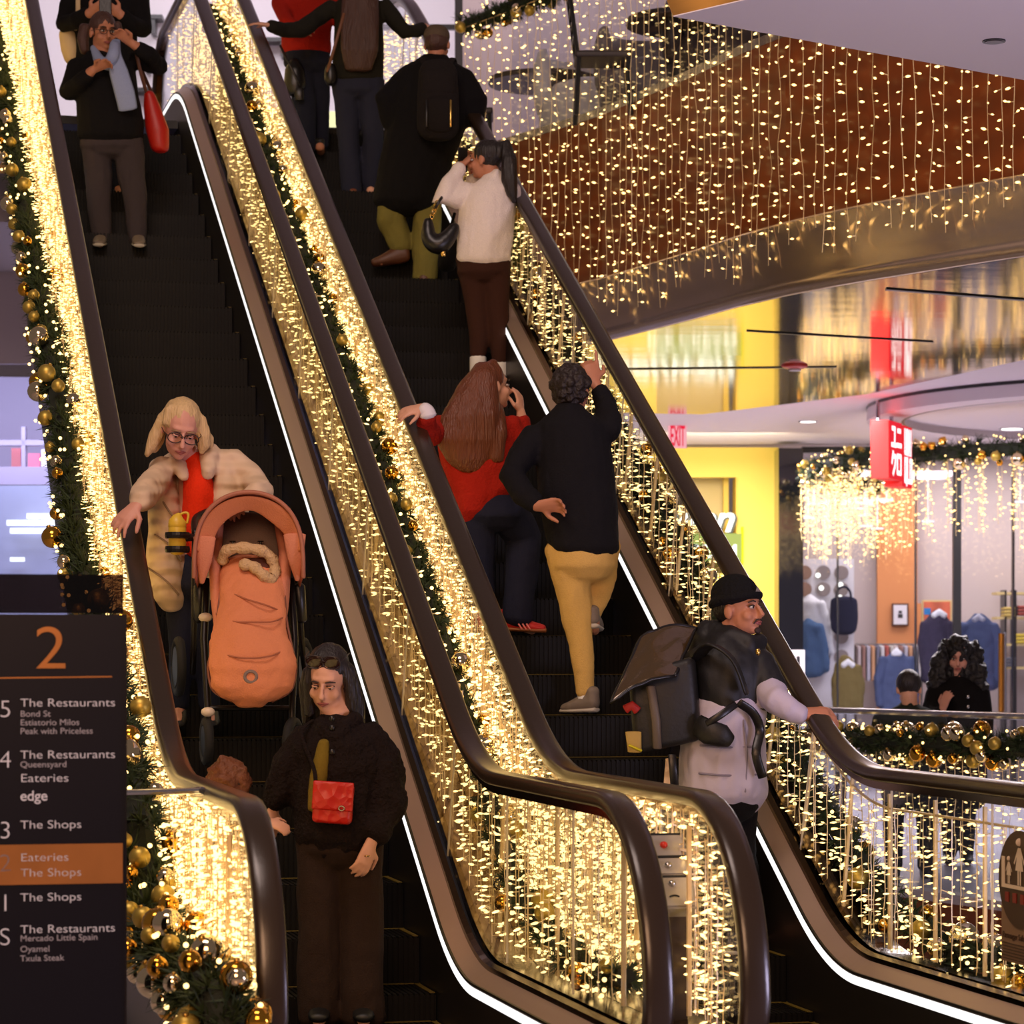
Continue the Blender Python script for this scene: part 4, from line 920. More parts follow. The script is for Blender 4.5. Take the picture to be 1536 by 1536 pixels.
# ================================================================= people
def skinmat(name, rgb): return mat(name, rgb, .5, spec=.35, var=.06, bscale=30, bump=.02)
SK_A = skinmat('skin_fair', (214, 160, 130)); SK_B = skinmat('skin_tan', (186, 124, 92)); SK_C = skinmat('skin_pink', (208, 150, 128)); SK_D = skinmat('skin_deep', (120, 80, 62))
m_eyew = mat('eye_white', (200, 190, 182), .3); m_iris = mat('iris_dark', (34, 22, 16), .2); m_lip = mat('lips', (156, 84, 76), .5); m_brow = mat('brow_dark', (52, 36, 28), .8)
m_lens = clear_glass('spectacle_lens', (235, 235, 235), .1)
class Person:
    def __init__(s, label, y0, feet, skin, sides=1.0):
        s.y0 = y0; s.k = y0 / F; s.skin = skin
        s.root = thing('person', label, 'person', V((px(feet[0], 0, y0).x, y0, feet[2] if len(feet) > 2 else px(feet[0], feet[1], y0).z)))
        s.bm = BM(); s.later = []
    def J(s, j): return px(j[0], j[1], s.y0 + (j[2] if len(j) > 2 else 0))
    def chain(s, js): return [s.J((j[0], j[1], j[3] if len(j) > 3 else 0)) for j in js], [j[2] * s.k for j in js]
    # body pieces --------------------------------------------------
    def limb(s, js, f=.8, rmin=.022, rmax=.2):
        p, r = s.chain(js); loft(s.bm, p, [min(rmax, max(rmin, q * f)) for q in r], seg=10)
    def trunk(s, js, f=.82):
        """js: (u, v, half width px, depth m, dy)"""
        loft(s.bm, [s.J((j[0], j[1], j[4] if len(j) > 4 else 0)) for j in js], [(j[2] * s.k * f, j[3] * f) for j in js], fixed=True, seg=14)
    def head(s, c, f, up=(0, 0, 1), sc=1.0, neck=None, features=True, hair_m=None, brows=m_brow, lids=False):
        """c: (u, v, dy) eye-level middle of the head; f: facing direction"""
        c = s.J(c); f = V(f).normalized(); up = V(up); up = (up - f * up.dot(f)).normalized(); x = f.cross(up)     # x: the person's right ear side or left, symmetric
        M3 = Matrix((x, f, up)).transposed(); q = lambda a, b, d: c + M3 @ V((a * sc, b * sc, d * sc))
        e = lambda a, b, d, r: ball(s.bm, q(a, b, d), tuple(k * sc for k in r), 14, 10, M3)
        e(0, -.012, .028, (.074, .094, .088)); e(0, .022, -.045, (.058, .064, .07)); e(0, .058, -.092, (.024, .024, .02))
        e(0, .066, .028, (.048, .022, .016)); e(.034, .055, -.035, (.026, .026, .026)); e(-.034, .055, -.035, (.026, .026, .026)); e(0, .076, -.066, (.024, .014, .014))
        loft(s.bm, [q(0, .082, .015), q(0, .098, -.012), q(0, .110, -.034), q(0, .09, -.045)], [.008 * sc, .0095 * sc, .013 * sc, .010 * sc], seg=8)
        for sd in (-1, 1): e(sd * .076, -.012, -.012, (.010, .022, .032))
        nk = s.J(neck) if neck else q(0, -.03, -.2)
        loft(s.bm, [q(0, -.02, -.04), lerp(q(0, -.02, -.04), nk, .6), nk], [.056 * sc, .054 * sc, .066 * sc], seg=12)
        s.H = (c, M3, sc, q)
        if features:
            def feat():
                for sd in (-1, 1):
                    bm = BM(); ball(bm, q(sd * .030, .0775, .0), (.0125 * sc, .010 * sc, .0065 * sc), 12, 8, M3); ey = obj('eye', bm, m_eyew, s.root, smooth=True)
                    bm = BM(); ball(bm, q(sd * .030, .0862, -.001), (.0058 * sc, .003 * sc, .0058 * sc), 10, 6, M3); obj('iris', bm, m_iris, ey, smooth=True)
                    bm = BM(); loft(bm, [q(sd * .045, .074, .004), q(sd * .030, .086, .0085), q(sd * .016, .083, .005)], [.003 * sc] * 3, seg=6); obj('eyelid', bm, m_brow, ey, smooth=True)
                    if lids: bm = BM(); ball(bm, q(sd * .030, .0785, .0035), (.0142 * sc, .0112 * sc, .0066 * sc), 12, 8, M3); obj('upper_lid', bm, s.skin, ey, smooth=True)
                    bm = BM(); loft(bm, [q(sd * .050, .076, .020), q(sd * .032, .0905, .026), q(sd * .014, .090, .022)], [.0025 * sc, .004 * sc, .003 * sc], seg=6); obj('eyebrow', bm, brows, s.root, smooth=True)
                bm = BM(); loft(bm, [q(-.022, .083, -.0665), q(-.008, .0935, -.063), q(.008, .0935, -.063), q(.022, .083, -.0665)], [.002 * sc, .0045 * sc, .0045 * sc, .002 * sc], seg=6)
                loft(bm, [q(-.020, .083, -.068), q(0, .094, -.0725), q(.020, .083, -.068)], [.002 * sc, .0055 * sc, .002 * sc], seg=6); obj('lips', bm, m_lip, s.root, smooth=True)
            s.later.append(feat)
    def hand(s, w, d, n, curl=.5, thumb=1, size=1.0, point=False, spread=.12):
        """w: wrist joint or point; d: towards the fingers; n: palm normal; thumb: +1/-1 side"""
        w = s.J(w) if not isinstance(w, Vector) else w; d = V(d).normalized(); n = V(n); n = (n - d * n.dot(d)).normalized(); x = d.cross(n) * thumb; S = size
        loft(s.bm, [w - d * .02, w + d * .02 * S, w + d * .06 * S, w + d * .088 * S], [(.026 * S, .019 * S), (.034 * S, .017 * S), (.041 * S, .016 * S), (.038 * S, .013 * S)], side=x, seg=10)
        for i, (o, L) in enumerate(((.030, .070), (.010, .080), (-.011, .074), (-.030, .058))):
            b = w + d * (.082 - abs(o) * .12) * S + x * o * S; cu = .03 if (point and i == 0) else curl; dd = (d + x * (o / .03) * spread).normalized(); p = [b - d * .02 * S, b]
            for k, fr in enumerate((.45, .32, .26)):
                a = cu * (.55 + .5 * k); dd = (dd * math.cos(a) + n * math.sin(a)).normalized(); n2 = (n - dd * n.dot(dd))
                p.append(p[-1] + dd * L * fr * S)
            loft(s.bm, p, [.0105 * S, .0105 * S, .0095 * S, .0088 * S, .0072 * S], seg=7)
        b = w + d * .022 * S + x * .028 * S; t1 = (x * .75 + d * .62 + n * .25).normalized(); t2 = (x * .25 + d * .8 + n * (.25 + curl * .4)).normalized()
        loft(s.bm, [b - x * .012 * S, b + t1 * .038 * S, b + t1 * .038 * S + t2 * .032 * S, b + t1 * .038 * S + t2 * .056 * S], [.014 * S, .0125 * S, .0108 * S, .008 * S], seg=8)
    def foot(s, a, t, w=.038):
        a, t = s.J(a), s.J(t); loft(s.bm, [a + V((0, 0, .02)), lerp(a, t, .4) - V((0, 0, .0)), t], [.035, .034, .026], seg=8)
    def done(s, voxel=.0065):
        b = remesh('body', s.bm, s.skin, s.root, voxel=voxel, smooth=3)
        for f in s.later: f()
        return b
    # clothes --------------------------------------------------------
    def cloth(s, name, m, trunks=(), limbs=(), voxel=.011, wrinkle=.010, wscale=9, smooth=5, wdir=(1, 1, .6)):
        bm = BM()
        for js in trunks: loft(bm, [s.J((j[0], j[1], j[4] if len(j) > 4 else 0)) for j in js], [(j[2] * s.k, j[3]) for j in js], fixed=True, seg=18)
        for js in limbs:
            p, r = s.chain(js); loft(bm, p, r, seg=12)
        return remesh(name, bm, m, s.root, voxel=voxel, smooth=smooth, wrinkle=wrinkle, wscale=wscale, wdir=wdir)
    def shoe(s, heel, toe, m, sole=None, w=.046, h=.075, name='shoe', laces=None):
        """heel, toe: joints at ground level"""
        a, t = s.J(heel), s.J(toe); d = (t - a); d.z = 0
        if d.length < .14: d = d.normalized() * .14 if d.length > .01 else V((0, -.14, 0))
        L = d.length; d.normalize(); up = V((0, 0, 1)); x = d.cross(up)
        t = a + d * L + up * (s.J(toe).z - a.z); sl = (s.J(toe).z - a.z) / L
        g = lambda k, z: a + d * (L * k) + up * (z + sl * L * k)
        bm = BM(); loft(bm, [g(-.06, h * .62), g(.18, h * .62), g(.45, h * .5), g(.75, h * .36), g(1.0, h * .3)], [(w * .8, h * .5), (w * .9, h * .6), (w, h * .48), (w * 1.02, h * .36), (w * .8, h * .26)], side=x, seg=12)
        loft(bm, [g(.06, h * .8), g(.04, h * 1.3)], [w * .85, w * .8], seg=10)
        o = remesh(name, bm, m, s.root, voxel=.008, smooth=3)
        if sole:
            bm = BM(); loft(bm, [g(-.1, .010), g(.2, .010), g(.6, .010), g(1.04, .012)], [(w * .85, .013), (w * .95, .013), (w * 1.08, .013), (w * .82, .013)], side=x, seg=12); obj('sole', bm, sole, o, smooth=True)
        if laces:
            for k in (.35, .45, .55):
                bm = BM(); loft(bm, [g(k, h * .86 - k * .03) - x * w * .6, g(k, h * 1.0 - k * .03), g(k, h * .86 - k * .03) + x * w * .6], [.004] * 3, seg=5); obj('lace', bm, laces, o)
        return o
    def hair(s, m, extra=(), cap=(.081, .100, .094), off=(0, -.022, .036), voxel=.008, wrinkle=.004, wscale=40, wdir=(1, 1, .15), name='hair', capq=True, trunks=()):
        c, M3, sc, q = s.H; bm = BM()
        if capq: ball(bm, q(*off), tuple(k * sc for k in cap), 16, 12, M3)
        for js in extra:
            p, r = s.chain(js); loft(bm, p, r, seg=12)
        for js in trunks: loft(bm, [s.J((j[0], j[1], j[4] if len(j) > 4 else 0)) for j in js], [(j[2] * s.k, j[3]) for j in js], fixed=True, seg=18)
        return remesh(name, bm, m, s.root, voxel=voxel, smooth=3, wrinkle=wrinkle, wscale=wscale, wdir=wdir)
    def rail(s, u, v, t, near=.05): return pxt(u, v, t).y - near - s.y0
    def tube(s, name, js, m, parent=None, smooth=True, flat=None):
        bm = BM(); p, r = s.chain(js); p2 = catmull(p, 5); rr = []
        for i in range(len(p2)):
            k = min(i / 5, len(r) - 1.0); a = int(k); b = min(a + 1, len(r) - 1); rr.append(lerp(r[a], r[b], k - a))
        loft(bm, p2, [(q, q * flat) if flat else q for q in rr], seg=10); return obj(name, bm, m, parent or s.root, smooth=smooth)
    def specs(s, m, r=.024, lens=None, up=0.0, fwd=0.0, name='glasses', parent=None, square=1.0):
        c, M3, sc, q = s.H; g = None
        for sd in (-1, 1):
            bm = BM(); ctr = (sd * .034, .098 + fwd, -.002 + up); n = 18
            pts = [q(ctr[0] + r * 1.12 * math.copysign(abs(math.cos(a)) ** square, math.cos(a)), ctr[1], ctr[2] + r * .86 * math.copysign(abs(math.sin(a)) ** square, math.sin(a))) for a in [2 * math.pi * i / n for i in range(n + 1)]]
            loft(bm, pts, [.0026] * (n + 1), seg=6, cap=False)
            if sd == -1:
                loft(bm, [q(-.014, .098 + fwd, .0 + up), q(0, .102 + fwd, .006 + up), q(.012, .098 + fwd, .0 + up)], [.0022] * 3, seg=5)
                for e in (-1, 1): loft(bm, [q(e * .062, .097 + fwd, .002 + up), q(e * .078, .06 + fwd, .004 + up), q(e * .080, -.01 + fwd, .0 + up)], [.0024] * 3, seg=5)
                g = obj(name, bm, m, s.root, smooth=True)
            else: obj('rim', bm, m, g, smooth=True)
            if lens:
                bm = BM(); ball(bm, q(*ctr), (r * 1.08 * sc, .002, r * .82 * sc), 14, 6, M3); obj('lens', bm, lens, g, smooth=True)
        return g
def accessory(name, label, cat, loc, group=None): return thing(name, label, cat, loc, group)
def piece(name, pts, rads, m, parent, y0=None, fixed=False, voxel=None, seg=14, side=None, wrinkle=0, smooth=4):
    bm = BM(); loft(bm, pts, rads, fixed=fixed, seg=seg, side=side)
    if voxel: return remesh(name, bm, m, parent, voxel=voxel, smooth=smooth, wrinkle=wrinkle)
    return obj(name, bm, m, parent, smooth=True)

c_black = fabric('coat_black', (14, 12, 13), 140); c_char = fabric('jacket_charcoal', (19, 17, 20), 120); c_jean = fabric('jeans_dark', (32, 34, 48), 220, var=.2); c_jeang = fabric('trousers_grey', (62, 54, 56), 200)
c_scarf = fabric('scarf_blue', (146, 158, 188), 120); c_redbag = mat('red_leather', (176, 24, 10), .45, bump=.05, bscale=60); c_redtop = fabric('red_knit', (160, 30, 16), 90, bump=.4); c_orred = fabric('orange_red_knit', (224, 50, 14), 90)
c_cream = mat('cream_coat', (214, 186, 154), .7, bump=.55, bscale=4.6, bkind='wavez', spec=.3); c_olive = fabric('olive_trousers', (116, 108, 52), 160); c_white = fabric('white_fleece', (240, 226, 214), 120, bump=.4); c_brown = fabric('leggings_brown', (58, 32, 22), 200)
c_khaki = fabric('khaki_trousers', (206, 166, 92), 160); c_fur = fabric('brown_fur', (26, 16, 13), 60, bump=.9, var=.35); c_dbrown = fabric('trousers_brown', (46, 32, 25), 160); c_dgreen = fabric('dark_green', (34, 40, 32), 140)
h_blond = mat('hair_blond', (206, 174, 122), .5, bump=.5, bscale=14, stretch=(9, 9, .7), var=.3); h_brown = mat('hair_brown', (104, 52, 22), .38, bump=.5, bscale=14, stretch=(9, 9, .6), var=.4)
h_dark = mat('hair_dark', (28, 20, 17), .4, bump=.5, bscale=14, stretch=(9, 9, .7), var=.35); h_mid = mat('hair_mid', (70, 42, 30), .5, bump=.5, bscale=14, stretch=(9, 9, .7), var=.3); h_child = mat('hair_child', (112, 62, 30), .6, bump=.8, bscale=40, var=.4)
s_grey = mat('shoe_grey', (112, 98, 84), .6, var=.15); s_brown = mat('shoe_brown', (84, 46, 26), .5); s_red = mat('shoe_red', (190, 30, 20), .6); s_gum = mat('sole_gum', (156, 88, 40), .5); s_sole = mat('sole_pale', (176, 166, 150), .6); s_black = mat('shoe_black', (18, 17, 17), .5)
m_frame = mat('spectacle_frame', (40, 22, 18), .3); m_leather = mat('leather_black', (20, 17, 16), .35, bump=.05, bscale=60); m_goldhw = mat('gold_hardware', (220, 180, 100), .25, metal=1.0)
def ypos(s, t): return t * ST + s * CT
FR = lambda a, b=0.0: (math.sin(math.radians(a)) * math.cos(math.radians(b)), -math.cos(math.radians(a)) * math.cos(math.radians(b)), math.sin(math.radians(b)))   # a: turn to image right from facing the camera; b: up

# ---- 1 woman with the blue scarf, top of the down escalator
z = tread('L', 18.45)
p = Person('person in dark coat and glasses holding a pale blue scarf on the down escalator', ypos(18.42, 1.78), (178, 370, z), SK_B)
p.head((155, 48), FR(28, -8), sc=1.08, neck=(152, 84), brows=m_brow)
tr = [(150, 84, 22, .09), (157, 94, 42, .13), (160, 120, 46, .155), (163, 155, 48, .17), (166, 190, 50, .18), (166, 207, 49, .18)]
la = [(117, 98, 16), (104, 138, 15, -.06), (122, 122, 13, -.18), (138, 107, 10, -.24)]; ra = [(203, 88, 15), (240, 98, 15, -.03), (222, 80, 13, -.16), (203, 68, 10, -.2)]
ll = [(144, 205, 24), (148, 285, 19), (152, 352, 15), (152, 361, 14)]; rl = [(190, 205, 24), (201, 285, 19), (206, 352, 15), (206, 361, 14)]
p.trunk(tr); p.limb(la[:3] + [(140, 104, 8, -.25)]); p.limb(ra[:3] + [(199, 66, 8, -.22)]); p.limb(ll); p.limb(rl)
p.hand((141, 104, -.25), (.75, -.2, .35), (.3, -.6, -.6), .7, -1, 1.0); p.hand((198, 66, -.22), (-.6, -.15, .55), (-.3, -.7, -.4), .7, 1, 1.0)
p.foot((152, 360), (150, 366, -.15)); p.foot((206, 360), (208, 366, -.15)); p.done()
p.cloth('coat', c_black, [tr], [la[:3] + [(132, 112, 11, -.22)], ra[:3] + [(207, 72, 11, -.19)]])
p.cloth('trousers', c_jeang, [[(166, 200, 44, .15), (166, 222, 46, .15)]], [ll, rl], wrinkle=.012)
p.hair(h_mid, [[(128, 40, 9, .04), (124, 60, 9, .05), (127, 78, 7, .05)], [(176, 35, 6, .06), (180, 50, 5, .07)]]); p.specs(m_frame, .022)
p.shoe((152, 366, .06), (148, 370, -.18), s_grey, s_sole); p.shoe((207, 366, .06), (209, 371, -.18), s_grey, s_sole)
sc = p.tube('scarf', [(140, 72, 5, .0), (150, 92, 9, -.15), (163, 96, 10, -.20)], c_scarf); sc['label'] = 'pale blue scarf'
p.tube('scarf_tail', [(174, 60, 6, -.10), (172, 82, 10, -.2), (178, 108, 14, -.22), (187, 140, 15, -.22), (192, 164, 14, -.2)], c_scarf, flat=.3); p.tube('scarf_fold', [(163, 96, 9, -.22), (170, 82, 9, -.24), (172, 66, 7, -.16)], c_scarf)
B = accessory('tote_bag', 'red tote bag hanging from the arm of the person with the blue scarf', 'bag', px(237, 225, p.y0 + .05)); yb = p.y0 + .06; k = yb / F
piece('body', [px(u, v, yb) for u, v in ((224, 140), (228, 160), (236, 195), (240, 223))], [(8 * k, .05), (13 * k, .06), (18 * k, .07), (14 * k, .06)], c_redbag, B, fixed=True, voxel=.012)
piece('strap', catmull([px(205, 82, yb - .16), px(211, 108, yb - .12), px(220, 140, yb - .03), px(222, 144, yb)], 5), [(.012, .005)] * 16, mat('strap_brown', (92, 54, 36), .5), B)
piece('strap', catmull([px(207, 88, yb + .1), px(218, 118, yb + .12), px(232, 148, yb + .04)], 5), [(.012, .005)] * 11, mat('strap_brown', (92, 54, 36), .5), B)

# ---- 2 person with the phone behind her
z = tread('L', 19.3); y0 = ypos(19.32, 1.7)
p = Person('person in black jacket looking down at a phone, head above the photo', y0, (160, 300, z), SK_B)
p.head((158, -58), FR(0, -25), neck=(158, -18), sc=1.05)
tr = [(158, -22, 22, .09), (158, -8, 50, .13), (158, 20, 52, .15), (158, 60, 48, .15), (158, 95, 46, .15)]
la = [(110, -4, 17), (98, 36, 15, -.1), (118, 30, 13, -.24), (134, 20, 9, -.32)]; ra = [(206, -4, 17), (214, 44, 15, -.1), (196, 36, 13, -.24), (180, 22, 9, -.32)]
ll = [(138, 92, 22), (140, 190, 18), (142, 282, 14)]; rl = [(178, 92, 22), (178, 190, 18), (178, 282, 14)]
p.trunk(tr); p.limb(la); p.limb(ra); p.limb(ll); p.limb(rl)
p.hand((134, 20, -.32), (.6, -.2, .3), (.5, .3, .5), .6, 1, 1.05); p.hand((182, 22, -.32), (-.6, -.2, .3), (-.5, .3, .5), .6, -1, 1.05); p.foot((142, 284), (140, 290, -.15)); p.foot((178, 284), (180, 290, -.15)); p.done(.0085)
p.cloth('jacket', c_black, [tr], [la[:3] + [(130, 22, 11, -.3)], ra[:3] + [(184, 24, 11, -.3)]], voxel=.013); p.cloth('trousers', c_jean, [[(158, 90, 42, .13), (158, 110, 42, .13)]], [ll, rl], voxel=.014); p.hair(h_dark)
p.shoe((142, 294, .06), (140, 300, -.16), s_black); p.shoe((178, 294, .06), (180, 300, -.16), s_black)
B = accessory('phone', 'dark phone held up by the person in black at the top of the down escalator', 'phone', px(158, 8, y0 - .42)); bm = BM(); bevel_box(bm, px(158, 9, y0 - .41), (.085, .012, .15), .005); obj('case', bm, m_leather, B)
bm = BM(); box(bm, px(158, 9, y0 - .403), (.076, .002, .138)); obj('screen', bm, mat('screen_dark', (30, 34, 44), .1), B)
B = accessory('backpack', 'cream bag showing behind the shoulder of the person with the glasses', 'bag', px(108, 95, y0 - .1)); k = y0 / F
piece('body', [px(u, v, y0 + .0) for u, v in ((104, 40), (104, 52), (107, 75), (109, 92))], [(12 * k, .07), (16 * k, .09), (16 * k, .1), (12 * k, .08)], mat('bag_cream', (206, 180, 136), .7), B, fixed=True, voxel=.014)
piece('strap', [px(117, -4, y0 - .16), px(117, 15, y0 - .19), px(112, 45, y0 - .1)], [(.016, .006)] * 3, mat('bag_cream', (206, 180, 136), .7), B)

# ---- 3 older woman with the pushchair
z = tread('L', 12.8); y0 = ypos(12.85, 1.7)
p = Person('older person in a cream quilted coat and orange-red top, one hand on the rail', y0, (285, 1090, z), SK_C)
p.head((271, 644, -.16), FR(14, -26), up=(.10, 0, 1), sc=1.12, neck=(283, 690, 0), brows=mat('brow_fair', (150, 120, 86), .8), lids=True)
tr = [(286, 682, 26, .09, .02), (292, 700, 50, .14, .02), (294, 740, 54, .16, .02), (292, 790, 56, .18, .02), (288, 850, 56, .2, .02)]
rd = p.rail(200, 768, 1.25)
la = [(244, 702, 20), (230, 726, 21, rd * .45), (216, 744, 19, rd * .8), (206, 758, 14, rd)]; ra = [(344, 690, 23), (374, 716, 21, -.04), (392, 738, 19, -.16), (372, 752, 14, -.3)]
ll = [(270, 850, 26), (272, 950, 20), (268, 1060, 16)]; rl = [(310, 850, 26), (312, 950, 20), (314, 1060, 16)]
p.trunk(tr, .5); p.limb(la[:3] + [(205, 760, 10, rd)]); p.limb(ra); p.limb(ll); p.limb(rl)
p.hand((206, 757, rd), (-.55, -.25, -.62), (.25, .75, -.55), .35, 1, 1.12, spread=.25); p.hand((372, 752, -.3), (-.3, -.6, -.2), (0, -.3, -.8), .8, -1, 1.05); p.foot((268, 1070), (266, 1085, -.15)); p.foot((314, 1070), (316, 1085, -.15)); p.done()
p.cloth('coat', c_cream, [[(244, 698, 14, .10, .03), (246, 745, 20, .13, -.02), (250, 800, 28, .14, -.04), (250, 850, 32, .15, -.06), (254, 890, 25, .13, -.05), (258, 908, 16, .09, -.05)], [(340, 685, 20, .10, .03), (344, 730, 26, .14, .0), (340, 790, 34, .16, .0), (338, 850, 36, .17, .02), (336, 890, 34, .17, .02)], [(290, 690, 46, .08, .10), (290, 780, 50, .10, .12), (290, 880, 50, .12, .14)]],
        [la[:3] + [(210, 752, 16, rd)], ra[:3] + [(380, 746, 16, -.24)], [(258, 692, 11, -.06), (270, 700, 12, -.10), (276, 716, 9, -.14)], [(318, 678, 13, -.02), (314, 690, 13, -.08), (312, 712, 10, -.14)]], wrinkle=.016, wscale=7)
for js in ([(222, 852, 1.6, -.19), (250, 872, 1.6, -.22), (268, 892, 1.6, -.18)], [(232, 802, 1.6, -.17), (255, 818, 1.6, -.20), (272, 842, 1.6, -.17)], [(244, 752, 1.6, -.15), (258, 772, 1.6, -.18), (274, 782, 1.6, -.14)], [(238, 728, 1.4, -.12), (226, 734, 1.4, -.13), (216, 726, 1.4, -.06)]): p.tube('quilt_seam', js, mat('coat_seam', (140, 116, 92), .9))
p.cloth('sweater', c_orred, [[(288, 676, 13, .06, -.02), (294, 705, 20, .09, -.05), (300, 745, 25, .10, -.07), (304, 790, 27, .10, -.07), (306, 830, 26, .1, -.06)]], wrinkle=.014); p.cloth('jeans', c_jean, [[(290, 850, 50, .13), (290, 880, 46, .13)]], [ll, rl], voxel=.014)
p.hair(h_blond, [[(252, 616, 8, -.16), (240, 636, 9, -.17), (233, 656, 10, -.16), (226, 672, 8, -.15), (219, 684, 4, -.15)], [(290, 616, 8, -.14), (300, 632, 10, -.15), (305, 652, 11, -.14), (306, 668, 9, -.13), (302, 680, 4, -.13)], [(270, 620, 20, -.06), (272, 650, 22, -.02), (276, 674, 18, 0)], [(268, 606, 7, -.2), (254, 617, 8, -.22), (247, 636, 6, -.22)], [(273, 606, 7, -.2), (286, 615, 8, -.2), (295, 632, 6, -.19)], [(246, 632, 9, -.10), (238, 660, 9, -.09), (230, 676, 6, -.1)], [(298, 640, 10, -.08), (314, 660, 9, -.07), (316, 672, 5, -.07)]], wrinkle=.006, cap=(.081, .098, .090), off=(0, -.026, .038)); p.specs(m_frame, .027)
p.shoe((268, 1080, .06), (266, 1094, -.16), s_black); p.shoe((314, 1080, .06), (316, 1094, -.16), s_black)

# ---- pushchair
y0 = ypos(12.35, 1.98); k = y0 / F
S = thing('pushchair', 'peach pushchair with quilted footmuff tilted back on the down escalator', 'pushchair', V((px(378, 0, y0).x, y0, tread('L', 12.3))))
q_ = lambda u, v, d=0: px(u, v, y0 + d)
c_peach = fabric('peach_cloth', (214, 134, 92), 140, var=.06); c_peach2 = fabric('peach_hood', (208, 132, 100), 140, var=.06); m_alu = mat('pram_frame', (30, 26, 24), .35, metal=.6); c_grey = fabric('seat_grey', (134, 116, 106), 200); c_pile = fabric('cream_pile', (206, 172, 126), 60, bump=.8)
def sheet(name, fn, nu, nv, m, parent, th=.012, wr=0.0):
    bm = BM(); g = [[bm.verts.new(fn(i / nu, j / nv)) for i in range(nu + 1)] for j in range(nv + 1)]
    for j in range(nv):
        for i in range(nu): bm.faces.new((g[j][i], g[j][i + 1], g[j + 1][i + 1], g[j + 1][i]))
    o = obj(name, bm, m, parent, smooth=True); md = o.modifiers.new('t', 'SOLIDIFY'); md.thickness = th; md.offset = 0; md2 = o.modifiers.new('s', 'SUBSURF'); md2.levels = 1; md2.render_levels = 1
    return o
def hood_fn(a, b):                                       # a round the arch, b from the front rim backwards
    th = math.pi * (a * 1.0); cu = 373 - 82 * math.cos(th) * (1 - .10 * b) ; top = 738 + 26 * b * .4
    cv = 866 - (866 - top) * (math.sin(th) ** .62) if 0 < a < 1 else 866
    cv += b * (8 + 18 * abs(math.cos(th)))
    return q_(cu, cv, -.30 + .42 * b + .03 * math.sin(th * 6) * b * .4)
hd = sheet('hood', hood_fn, 36, 8, c_peach2, S)
def front_fn(a, b):                                     # scalloped inner valance of the hood
    th = math.pi * (.04 + .92 * a); R0 = 1 - b * (.20 + .10 * math.sin(th) + .06 * math.sin(th * 4 + .6)); cu = 373 - 80 * math.cos(th) * R0
    cv = 858 - (858 - 744) * (math.sin(th) ** .62) * (1 - b * .24 - .05 * b * math.sin(th * 3)); return q_(cu, cv, -.29 + .06 * b)
sheet('hood_lining', front_fn, 36, 4, c_peach, hd)
bm = BM(); loft(bm, [hood_fn(i / 30, 0) for i in range(31)], [.010] * 31, seg=8); obj('hood_piping', bm, mat('piping_tan', (170, 104, 76), .6), hd, smooth=True)
for u, v, d in ((303, 866, -.26), (446, 862, -.26)):
    bm = BM(); loft(bm, [q_(u + (4 if u < 370 else -4), v - 60, d - .02), q_(u + (3 if u < 370 else -3), v - 25, d), q_(u, v + 8, d + .02)], [(.05, .014), (.036, .012), (.010, .008)], side=(1, 0, 0), seg=12); obj('hood_flap', bm, c_peach2, hd, smooth=True)
piece('backrest', [q_(373, 772, .12), q_(373, 790, .08), q_(373, 830, .02), q_(373, 880, -.04), q_(375, 930, -.1)], [(30 * k, .03), (44 * k, .035), (48 * k, .04), (46 * k, .04), (46 * k, .04)], c_grey, S, fixed=True, voxel=.01)
for u in (349, 391):
    bm = BM(); bevel_box(bm, q_(u, 812, -.03), (.03, .012, .006), .003); bevel_box(bm, q_(u, 817, -.035), (.010, .01, .03), .003); obj('harness_slot', bm, m_leather, S)
for sd, us in ((-1, (329, 322, 326)), (1, (418, 428, 424))):
    piece('seat_side', [q_(us[0], 784, .03), q_(us[1], 830, -.08), q_(us[2], 900, -.14), q_(us[2] - sd * 4, 950, -.18)], [(.022, .06), (.03, .07), (.03, .07), (.025, .05)], c_peach2, S, fixed=True, voxel=.01)
muff = [(378, 840, 44, .05, -.10), (378, 868, 50, .075, -.15), (378, 905, 50, .085, -.2), (376, 940, 53, .10, -.26), (377, 968, 59, .11, -.3), (378, 1000, 66, .11, -.34), (378, 1030, 61, .10, -.36), (377, 1046, 44, .08, -.36), (376, 1052, 24, .05, -.36)]
bm = BM(); loft(bm, [q_(u, v, d) for u, v, w, e, d in muff], [(w * k, e) for u, v, w, e, d in muff], fixed=True, seg=24)
fm = remesh('footmuff', bm, c_peach, S, voxel=.010, smooth=6, wrinkle=.016, wscale=8)
for js in ([(324, 920, -.22), (350, 932, -.345), (378, 933, -.365), (410, 932, -.345), (428, 924, -.24)], [(318, 972, -.28), (345, 984, -.425), (378, 987, -.452), (412, 982, -.425), (438, 966, -.28)], [(334, 884, -.19), (368, 898, -.295), (400, 908, -.31), (424, 918, -.24)]):
    bm = BM(); pts = catmull([q_(*j) for j in js], 5); loft(bm, pts, [.0038] * len(pts), seg=6); obj('seam', bm, mat('seam_dark', (168, 98, 66), .8), fm, smooth=True)
for sd in (-1, 1):
    bm = BM(); pts = catmull([q_(378 + sd * w, v, d) for w, v, d in ((48, 880, -.17), (52, 930, -.24), (63, 985, -.33), (66, 1005, -.34), (58, 1036, -.36), (30, 1052, -.37))], 5); loft(bm, pts, [.006] * len(pts), seg=6); obj('zip', bm, mat('zip_brown', (120, 66, 44), .5), fm, smooth=True)
bm = BM(); pts = [q_(376, 1015, -.452) + V((.026 * math.cos(a), 0, .024 * math.sin(a))) for a in [2 * math.pi * i / 20 for i in range(21)]]; loft(bm, pts, [(.007, .004)] * 21, seg=6, cap=False); obj('round_badge', bm, c_grey, fm)
